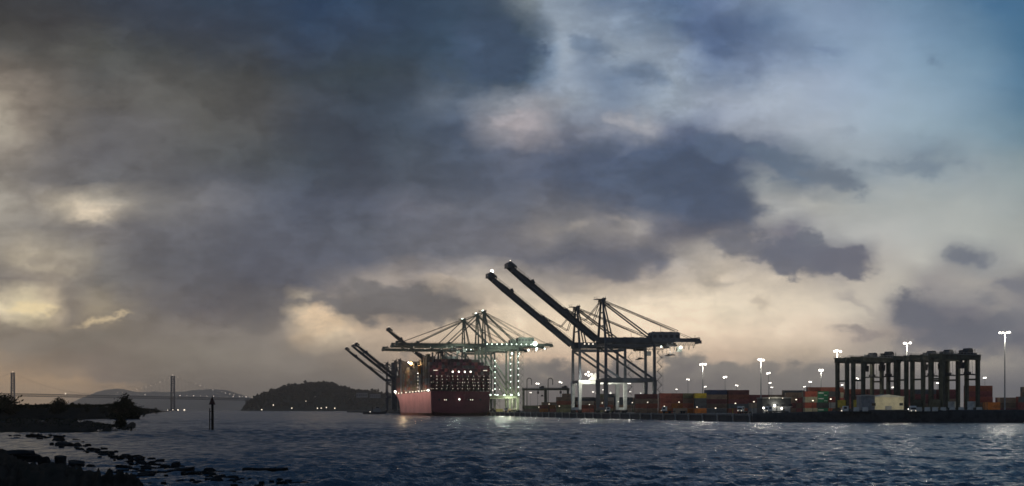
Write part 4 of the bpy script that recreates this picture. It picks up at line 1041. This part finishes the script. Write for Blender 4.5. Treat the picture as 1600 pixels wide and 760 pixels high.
    # engine casing and funnel aft, accommodation forward, masts
    cs = MB(); cs.box((0, 64, 33.5), (50.4, 20, 29)); ec = cs.build('engine_casing', mat('casing_paint', (.09, .085, .08), .7, .2), sh)
    MB().box((0, 66, 49.0), (14, 12, 4)).build('funnel', DARKM, sh)
    MB().box((-1, 206, 34.5), (49.0, 13, 33)).build('accommodation', mat('accommodation_paint', (.24, .21, .18), .6, .2), sh)
    lf = MB(); lf.ball((-25.9, 60, 39.2), 2.1, 9, 7, 2.0); lf.build('lifeboat', mat('lifeboat_orange', (.75, .26, .03), .5, .1), sh)
    for z in np.arange(21.5, 38, 3.0): MB().ball((-25.7, 74, z), .34, 6, 5).build('casing_lamp', LAMPS if z < 35 else LAMP, sh)
    ms = MB()
    for x, h in ((-19, 53), (-14, 52), (-11, 55), (-8.6, 54), (2, 52.5), (6, 54), (9, 51.6), (-3, 51.5)): ms.box((x, 30, h - 4), (.7 if h > 53 else 1.4, .7, 8))
    ms.build('antenna_mast', DARKM, sh)
    fm = MB(); fm.tube((0, 300, 22), (0, 300, 42), .6, .35, 8); fm.beam((-3, 300, 38), (3, 300, 38), .3, .3); fm.build('foremast', WHITE, sh)
    pl = MB(); pl.tube((-26.2, 58, 19), (-26.2, 58, 31.5), .42, .36, 8); pl.beam((-26.2, 58, 31.4), (-26.2, 62, 32.6), .3, .3); pl.build('stores_crane', WHITE, sh)
    fp = MB(); fp.tube((-20, 254, 19), (-20, 254, 33), .5, .4, 8); fp.build('lamp_post', WHITE, sh)
    MB().ball((-22.5, 150, 47.5), 1.5, 8, 6).build('amber_floodlight', LAMPO, sh); MB().ball((-21, 182, 49.5), .7, 8, 6).build('deck_floodlight', LAMP, sh)
    lamp_light((-26.8, 62, 44.5), 1500, (1, .6, .25), .6, sh)
    lamp_light((-30, 150, 49), 12000, (1, .68, .38), 1.0, sh)
    for L in np.arange(6, 278, 15.0):      # unseen spot lights added in mid-air off the port side to brighten the hull
        d = interp([(s_[0], s_[1]) for s_ in st], L)
        l = bpy.data.lights.new('hull_fill_light', 'SPOT'); l.energy = 4200; l.color = (1, .76, .66); l.spot_size = R(120); l.spot_blend = .8; l.shadow_soft_size = .5
        o = bpy.data.objects.new('hull_fill_light', l); COL.objects.link(o); o.parent = sh; o.location = (-d - 12, L, 24)
        o.rotation_euler = (Vector((-17, 0, 12))).to_track_quat('Z', 'Y').to_euler()
    for x in (-20.4, 20.8): lamp_light((x, -1.5, 37.6), 260, (1, .72, .7), .5, sh)
    for x in (-14, 0, 14): lamp_light((x, -2.5, 31), 170, (1, .8, .7), .5, sh)
    lamp_light((-1, -2.2, 13.8), 30, (.85, 1, .9), .3, sh)
    # deck cargo
    Mx = Matrix.Translation(SC) @ Matrix.Rotation(TH, 4, 'Z')
    def put(x, L, z, c, label=None):
        p = Mx @ Vector((x, L, z))
        if label: container(p, END, 12.19, c, label, 'containers stacked at the stern of the ship')
        else: rest(p, END, 12.19, c)
    r3 = random.Random(9)
    base = 19.6
    for i in range(20):
        x = -23.75 + i * 2.5
        nt_ = 10 if (2 <= i <= 13) else (9 if i > 1 else 9)
        if i >= 18: nt_ = 8
        for k in range(nt_):
            c = r3.choice(['dark magenta', 'dark magenta', 'charcoal', 'maroon', 'dark magenta', 'magenta'])
            z = base + k * 2.6 + (1.0 if k >= 0 else 0)
            if k >= 5: put(x, 10.5, z, c, f'{c} container in the {ORD[k] if k < nt_ - 1 else "top"} tier above the ship stern lamps')
            else: put(x, 10.5, z, c)
    bays = [25.5, 39.5] + [84 + 14.4 * k for k in range(8)] + [221 + 14.4 * k for k in range(4)]
    for bi, L in enumerate(bays):
        d = interp([(s_[0], s_[1]) for s_ in st], L + 6) - 1.4
        for ci in range(3):
            x = -d + ci * 2.5
            nt_ = (11 if L < 45 else 9 if L < 190 else 9 if L < 232 else 7 if L < 258 else 6) - (1 if ci == 0 and r3.random() < .5 else 0) + (1 if r3.random() < .25 else 0)
            for k in range(nt_):
                rest(Mx @ Vector((x, L, base + 1 + k * 2.6)), END, 12.19, r3.choice(['tan', 'brown', 'grey', 'brown', 'olive', 'tan', 'rust red'] if L < 215 else ['rust red', 'brick red', 'brown']))
    # inner cargo, one solid tier block per bay so nothing shows through
    for L in bays:
        d = interp([(s_[0], s_[1]) for s_ in st], L + 6) - 9.2
        for k in range(9 if L < 232 else 6):
            for x in (-d, 0, d): rest(Mx @ Vector((x, L, base + 1 + k * 2.6)), END, 12.19, 'brown')
    return sh
ship()
def join_rest():
    b = MB(); mats = []; fm = []
    for (p, rz, L, c) in REST:
        if c not in mats: mats.append(c)
        cm = container_mesh(L); ca, sa = math.cos(rz), math.sin(rz)
        n0 = len(b.f)
        b.add([(p.x + v[0] * ca - v[1] * sa, p.y + v[0] * sa + v[1] * ca, p.z + v[2]) for v in cm.v], cm.f)
        fm += [mats.index(c)] * (len(b.f) - n0)
    o = b.build('stacked_containers', cmat(mats[0]))
    for c in mats[1:]: o.data.materials.append(cmat(c))
    o.data.polygons.foreach_set('material_index', fm)
    tag(o, 'remaining containers packed on the ship and deep in the yard', None, None, 'stuff')
join_rest()

# ------------------------------------------------------------------ rubber tyred gantry cranes
TG = Vector((.595, -.80, 0)); SG = Vector((.80, .595, 0)); RGZ = math.atan2(SG.y, SG.x)
def rtg(label, x, Y, ht=24.0, house=YEL, pos=.86):
    loc = at(x, Y, z=DECK)
    c = thing('gantry_crane', label, 'gantry crane', loc, RGZ, 'rubber tyred gantry cranes parked in a row')
    sp, wb = 23.5, 2.7
    for i, X in enumerate((0, sp)):
        for y in (-wb, wb):
            MB().beam((X, y, 1.6), (X, y, ht - 1.2), 1.35, 1.2, 1.5, 1.35).build('leg', OLIVE, c)
            bo = MB(); bo.box((X, y * 1.5, 1.25), (1.0, 2.6, .6)); bg_ = bo.build('bogie', DARKM, c)
            wh = MB()
            for s in (-.75, .75): wh.tube((X - .35, y * 1.5 + s, .62), (X + .35, y * 1.5 + s, .62), .62, .62, 12)
            wh.build('tyre', RUBBER, bg_)
        MB().beam((X, -wb * 1.9, 1.9), (X, wb * 1.9, 1.9), 1.0, 1.0).build('sill_beam', OLIVE, c)
        MB().beam((X, -wb, ht * .60), (X, wb, ht * .60), .6, .7).build('leg_tie', OLIVE, c)
    for y in (-wb, wb):
        MB().beam((-1.2, y, ht - .4), (sp + 1.2, y, ht - .5), 1.3, 2.3).build('girder', OLIVE, c)
        rl = MB(); s = 1 if y > 0 else -1
        rl.beam((-1, y + s * .9, ht + .4), (sp + 1, y + s * .9, ht + .4), .8, .12); rl.beam((-1, y + s * 1.25, ht + 1.35), (sp + 1, y + s * 1.25, ht + 1.35), .1, .1)
        for k in np.arange(-1, sp + 1, 2.2): rl.beam((k, y + s * 1.25, ht + .4), (k, y + s * 1.25, ht + 1.35), .09, .09)
        rl.build('walkway', GALV, c)
    for X in (-.9, sp + .9): MB().beam((X, -wb + .5, ht - .3), (X, wb - .5, ht - .3), .7, 1.2).build('end_beam', OLIVE, c)
    tx = sp * pos
    tr = MB(); tr.box((tx, 0, ht + .95), (5.6, 5.4, .7)); tr.prism([(tx - 1.6, ht + 1.31), (tx + 1.9, ht + 1.31), (tx + 1.9, ht + 2.7), (tx + 1.2, ht + 3.3), (tx - .6, ht + 3.3), (tx - 1.6, ht + 2.2)], 3.0); tr.box((tx - 2.4, 1.2, ht + 1.9), (1.4, 1.6, 1.2)); tr.tube((tx + 3.4, 1.5, ht + 1), (tx + 3.4, 1.5, ht + 3.6), .12, .1, 5); tr.beam((tx - 2.7, -2, ht + 2.2), (tx + 2.9, -2, ht + 2.2), .1, .1)
    tr.tube((tx + 3, -1.5, ht + 1.2), (tx + 3, -1.5, ht + 3.0), .1, .1, 5); tr.build('trolley', DARKM, c)
    cb = MB(); cx = tx - 4.4; cb.prism([(cx - 1.0, ht - 5.2), (cx + .8, ht - 5.2), (cx + 1.1, ht - 2.6), (cx - 1.1, ht - 2.6)], 2.1); cb.box((cx, 0, ht - 1.8), (.5, 1.2, 1.6))
    cab = cb.build('operator_cab', DARKM, c); MB().box((cx - .98, 0, ht - 3.9), (.3, 1.8, 1.2)).build('window', GLASS, cab)
    rp = MB()
    for a_ in (-1, 1):
        for b2 in (-1, 1): rp.tube((tx + a_ * 1.0, b2 * 1.5, ht + .6), (tx + a_ * .8, b2 * 1.9, ht - 7.2), .06, .06, 5)
    rp.build('hoist_rope', CABLE, c)
    sd_ = MB(); sd_.beam((tx, -3.0, ht - 7.6), (tx, 3.0, ht - 7.6), .8, .55); sd_.box((tx, 0, ht - 6.9), (1.8, 2.4, .9))
    for b2 in (-3, 3): sd_.beam((tx - 1.2, b2, ht - 7.7), (tx + 1.2, b2, ht - 7.7), .4, .5)
    sd_.build('spreader', DARKM, c)
    for (X, m) in ((-.2, house),):
        MB().box((X, -wb * .2, 4.4), (2.0, 4.2, 3.2)).build('power_house', m, c)
    MB().box((sp + .4, .4, 4.0), (1.8, 3.2, 2.6)).build('control_house', WHITE, c)
    la = MB()
    for s in (-.25, .25): la.beam((sp + .9, wb + s, 2), (sp + .9, wb + s, ht), .07, .07)
    for z in np.arange(2, ht, .9): la.beam((sp + .9, wb - .25, z), (sp + .9, wb + .25, z), .06, .06)
    la.build('ladder', GALV, c)
    return c
r1 = rtg('olive gantry crane with a yellow power house, at the left end of the row', 1316, 626)
dup(r1, at(1341, 612, z=DECK), RGZ, 'olive gantry crane with a yellow power house, second in the row')
r3_ = rtg('olive gantry crane with an olive power house behind the cream shed roof', 1408, 604, house=OLIVE)
dup(r3_, at(1434, 592, z=DECK), RGZ, 'olive gantry crane with an olive power house beside the thin mast light')
dup(r3_, at(1464, 578, z=DECK), RGZ, 'olive gantry crane at the right end of the row, tallest in view')
fr_ = dup(r3_, at(818, 1520, z=DECK), R(8), 'distant gantry crane far behind the lit pale cranes, nearer the ship'); fr_['group'] = 'distant gantry cranes'
fr_ = dup(r3_, at(853, 1500, z=DECK), R(8), 'distant gantry crane far behind the yard, nearer the lit legs'); fr_['group'] = 'distant gantry cranes'

# ------------------------------------------------------------------ high mast lights
def mast(x, ytop, label, Y=None, n=4, r=.75, power=0, group='high mast lights in the yard', zt=38.0, head=2.4, seed=0):
    if Y is None: Y = (zt - EYE) * F / (HZ - ytop)
    else: zt = EYE + (HZ - ytop) / F * Y
    P = at(x, Y, z=DECK); h = zt - DECK
    c = thing('mast_light', label, 'mast light', P, 0, group)
    MB().tube((0, 0, 0), (0, 0, h), .36, .17, 8).build('pole', GALV, c)
    MB().box((0, 0, .4), (1.3, 1.3, .8)).build('base', CONC, c)
    fr = MB(); fr.beam((-head, 0, h - .3), (head, 0, h - .3), .16, .16); fr.beam((0, -head, h - .3), (0, head, h - .3), .16, .16); fr.tube((0, 0, h), (0, 0, h + .9), .06, .03, 5)
    fr.build('lamp_frame', GALV, c)
    r2 = random.Random(int(x))
    for k in range(n):
        a = -head + 2 * head * (k + .5) / n if n > 1 else 0
        MB().ball((a + r2.uniform(-.2, .2), (k % 2 * 2 - 1) * .8, h - .5 + r2.uniform(-.35, .5)), r * r2.uniform(.75, 1.1), 9, 6, .8).build('lamp', LAMP, c)
    if power: lamp_light((0, -1.5, h - 2.4), power, (1, .93, .78), 1.3, c)
    return c
mast(1570, 519, 'tallest mast light at the right edge, with a wide bright four-lamp head', None, 4, .58, 6000, head=2.9, zt=38)
mast(1417, 536, 'thin mast light rising between the gantry cranes', 690, 3, .62, 6500, head=1.9)
mast(1308, 547, 'mast light beside the left end of the gantry cranes', 640, 3, .6, 5500, head=2.0)
mast(1189, 561, 'tall mast light above the dark container wall', 720, 3, .64, 4500, head=1.8)
mast(1098, 569, 'mast light above the yellow container', 860, 3, .72, 4500, head=2.0)
mast(1283, 577, 'mast light above the cream and green container stack', 950, 2, .9, 3500, head=1.7)
for (x, y, s) in ((1133, 589, 1), (1075, 593, .85), (1201, 583, 1), (1203, 598, .8), (1206, 605, .8), (1102, 604, .7), (1266, 596, .9), (1257, 604, .7), (1151, 602, .8), (840, 599, 1), (876, 597, 1.1), (853, 609, .8), (880, 608, .9), (829, 613, .7), (943, 609, .7), (983, 599, .9), (985, 612, .7), (954, 614, .7), (927, 612, .7), (1057, 608, .7)):
    mast(x, y, 'small distant mast light shining far beyond the container stacks', None, 2, .95 * s, 0, 'small distant mast lights', head=1.5 + .8 * s)
for (x, y, s) in ((1316, 601, .7), (1340, 591, .8), (1395, 605, .8), (1406, 602, .5), (1453, 597, .7), (1465, 598.5, .9), (1528, 597, .9), (1539, 590, 1.0)):
    mast(x, y, 'small distant mast light seen between the gantry crane legs', None, 2, .85 * s, 0, 'small distant mast lights behind the gantry cranes', head=1.5 + .6 * s)
for x in (770, 781, 795, 906, 931, 1001, 1045):
    mast(x, random.Random(x).uniform(606, 616), 'small distant mast light seen past the crane legs', None, 1, .7, 0, 'small distant mast lights past the crane legs', head=1.0)
# hooped poles far behind
for (x, y, lab) in ((827, 591, 'dark hooped pole standing left of its twin, far behind the pale crane'), (860, 591, 'dark hooped pole standing right of its twin, far behind the pale crane')):
    Y = 1480; P = at(x, Y, z=DECK); h = at(x, Y, y).z - DECK; c = thing('hooped_pole', lab, 'pole', P, 0, 'hooped poles')
    pts = [(-2.4, 0, 0), (-2.4, 0, h - 2.6)] + [(-2.4 * math.cos(a), 0, h - 2.6 + 2.6 * math.sin(a)) for a in np.linspace(0, math.pi, 9)][1:] + [(2.4, 0, h - 7)]
    MB().path(pts, .42, 7).build('hoop', DARKM, c); MB().box((-2.4, 0, .5), (1.6, 1.6, 1)).build('base', CONC, c)

# ------------------------------------------------------------------ buildings and vehicles along the front
def shed(x0, x1, ytop, Y, depth, label, wall, roof_h, ndoor, name='shed'):
    a = at(x0, Y, z=DECK); c_ = at(x1, Y, ytop); w = c_.x - a.x; h = c_.z - DECK
    c = thing(name, label, 'building', ((a.x + c_.x) / 2, Y + depth / 2, DECK), 0)
    MB().box((0, 0, (h - roof_h) / 2), (w, depth, h - roof_h)).build('wall', wall, c)
    MB().prism([(-w / 2 - .3, h - roof_h + .02), (w / 2 + .3, h - roof_h + .02), (w / 2 + .3, h - roof_h + .25), (0, h), (-w / 2 - .3, h - roof_h + .25)], depth + .6).build('roof', mat('pale_roof', (.5, .48, .40), .6, .15), c)
    for k in range(ndoor):
        d = MB().box((-w / 2 + (k + .5) * w / ndoor, -depth / 2 - .04, 1.7), (2.6, .12, 3.2)).build('door', GREY, c)
        MB().box((-w / 2 + (k + .5) * w / ndoor + 1.0, -depth / 2 - .13, 1.5), (.12, .08, .3)).build('handle', DARKM, d)
        wd = MB().box((-w / 2 + (k + .92) * w / ndoor, -depth / 2 - .03, h * .5), (1.5, .1, 1.1)).build('window', GLASS, c)
        MB().box((-w / 2 + (k + .92) * w / ndoor, -depth / 2 - .06, h * .5 - .62), (1.8, .2, .12)).build('sill', WHITE, wd)
    return c, h
csh, chh = shed(1364, 1412, 616.5, 574, 14, 'cream shed with a low pitched roof in front of the gantry cranes', CREAM, 1.2, 1)
MB().ball((8.2, -7.6, 2.0), .4, 8, 6).build('wall_lamp', LAMP, csh)
lamp_light((4.5, -15, 5.0), 420, (1, .92, .72), .5, csh); lamp_light((-3, -15, 5.0), 420, (1, .92, .72), .5, csh)
shed(1346, 1367, 617, 566, 8, 'small grey cabin against the left end of the cream shed', GREY, .5, 1, 'cabin')
dep, dh = shed(1191, 1236, 620.5, 640, 14, 'dark grey depot building with lit lamps on its front', mat('dark_cladding', (.05, .055, .055), .7, .2), .6, 4, 'depot_building')
for (xx, z, r_) in ((-1, 3.6, .55), (-6, 2.6, .4), (2.2, 2.4, .4), (2.6, 7, .2), (-3.4, 7, .2)):
    MB().ball((xx, -7.5, z), r_, 7, 5).build('wall_lamp', LAMP if r_ > .3 else LAMPS, dep)
lamp_light((-1, -9, 4.2), 500, (1, .93, .8), .3, dep)

def yard_truck(label, loc, rz):
    c = thing('yard_truck', label, 'truck', loc, rz, 'yard trucks on the wharf')
    ch = MB(); ch.beam((-6.5, 0, 1.05), (5.4, 0, 1.05), 1.0, .35); ch.build('chassis', DARKM, c)
    cb = MB(); cb.prism([(3.2, 1.25), (5.6, 1.25), (5.6, 2.0), (5.1, 3.3), (3.2, 3.3)], 2.3); cab = cb.build('cab', WHITE, c)
    MB().prism([(5.38, 2.6), (5.62, 2.0), (5.66, 2.02), (5.42, 2.64)], 2.0).build('windscreen', GLASS, cab)
    for sy in (-1, 1): MB().box((4.4, sy * 1.16, 2.55), (1.2, .05, .8)).build('window', GLASS, cab)
    for x in (4.5, 1.8, -4.2, -5.4):
        for sy in (-1, 1): MB().tube((x, sy * .85, .52), (x, sy * 1.2, .52), .52, .52, 12).build('wheel', RUBBER, c)
    for sy in (-.8, .8): MB().ball((5.7, sy, 1.4), .15, 7, 5).build('headlight', LAMPS, c)
    return c
t1 = yard_truck('white yard truck with lit headlights at the foot of the depot building', at(1213, 612, z=DECK) , R(-150))
TR = [(1163, 622, -120, 'white yard truck below the dark stack, beside the depot building'), (1423, 556, -95, 'white yard truck just right of the cream shed'),
      (1338, 560, 175, 'white yard truck left of the small grey cabin'), (1052, 690, 165, 'white yard truck before the red and orange stack'), (800, 1040, 190, 'white yard truck near the ship stern'), (962, 790, 185, 'white yard truck under the dark crane')]
for x, Y, a, lab in TR: dup(t1, at(x, Y, z=DECK), R(a), lab)
r2 = random.Random(77)
for x in (842, 858, 874, 893, 921, 941, 966, 988, 1012, 1038, 1061, 1089, 1118, 1149, 1178, 1244, 1270, 1298):
    Yl = 464400 / (x - 370) + 34 + r2.uniform(-6, 10); P = at(x, Yl, z=DECK); h = r2.uniform(2.2, 6.5)
    c = thing('work_lamp', 'small warm work lamp on a short post among the containers', 'lamp', P, 0, 'small work lamps along the wharf')
    MB().tube((0, 0, 0), (0, 0, h), .09, .07, 6).build('post', DARKM, c); MB().box((0, -.1, h), (.5, .3, .3)).build('lamp', LAMPF, c)
# pale barriers along the front of the yard
r2 = random.Random(2)
for k, x in enumerate((1338, 1352, 1424, 1436, 1449, 1461, 1474, 1488, 1502, 1516, 1530)):
    Y = interp([(1300, 553), (1540, 543)], x) + 5; p = at(x, Y, z=0)
    c = MB().prism([(-1.1, 0), (1.1, 0), (1.1, .25), (1.0, 1.0), (-1.0, 1.0), (-1.1, .25)], .6)
    o = c.build('barrier', mat('barrier_concrete', (.62, .60, .52), .8, .2)); o.location = (p.x, p.y, 4.4); o.rotation_euler = (0, 0, R(-18 + r2.uniform(-4, 4)))
    o.scale = (1, 1, 1.6)
    tag(o, 'pale concrete barrier along the front edge of the yard', 'barrier', 'pale barriers along the yard front')

# tug beyond the bow
def tug():
    P = at(585, 1620, z=0); c = thing('tugboat', 'small dark tugboat low on the water beyond the ship bow', 'boat', P, R(8))
    h = MB(); prof = [(-13, 2.2), (-13.5, .2), (-12, -.8), (11, -.8), (13.5, 1.2), (14.5, 3.6), (6, 2.6), (-4, 2.0)]
    h.prism(prof, 8.5); h.build('hull', DARKM, c)
    w = MB(); w.box((2.5, 0, 4.2), (8.5, 5.6, 3.4)); w.box((3.4, 0, 7.2), (4.2, 4.2, 2.4)); wh = w.build('wheelhouse', GREY, c)
    MB().box((3.4, -2.13, 7.5), (3.4, .08, 1.0)).build('window', GLASS, wh)
    m = MB(); m.tube((2.8, 0, 8.4), (2.8, 0, 13), .16, .1, 6); m.beam((2.8, -1.5, 11.5), (2.8, 1.5, 11.5), .12, .12); m.build('mast', DARKM, c)
    MB().tube((-1.8, 1.2, 2), (-2.1, 1.2, 8), .55, .5, 8).build('funnel', DARKM, c)
    MB().ball((-5, -3, 2.7), .5, 7, 5).build('deck_lamp', LAMPS, c)
tug()

# ------------------------------------------------------------------ haze over the bay
def haze():
    x0, x1, y0, y1, z0, z1 = -13500, 13500, -120, 24500, -4.2, 390
    b = MB(); b.box(((x0 + x1) / 2, (y0 + y1) / 2, (z0 + z1) / 2), (x1 - x0, y1 - y0, z1 - z0))
    m = bpy.data.materials.new('haze'); m.use_nodes = True; t = m.node_tree; t.nodes.clear()
    v = t.nodes.new('ShaderNodeVolumePrincipled'); v.inputs['Color'].default_value = (.93, .92, .92, 1); v.inputs['Density'].default_value = 5.2e-5; v.inputs['Anisotropy'].default_value = .88
    o = t.nodes.new('ShaderNodeOutputMaterial'); t.links.new(v.outputs[0], o.inputs['Volume'])
    m.cycles.homogeneous_volume = True
    ob = b.build('haze', m); tag(ob, 'thin evening haze over the bay', None, None, 'stuff')
haze()
print('individual containers', NCONT[0], 'rest', len(REST))
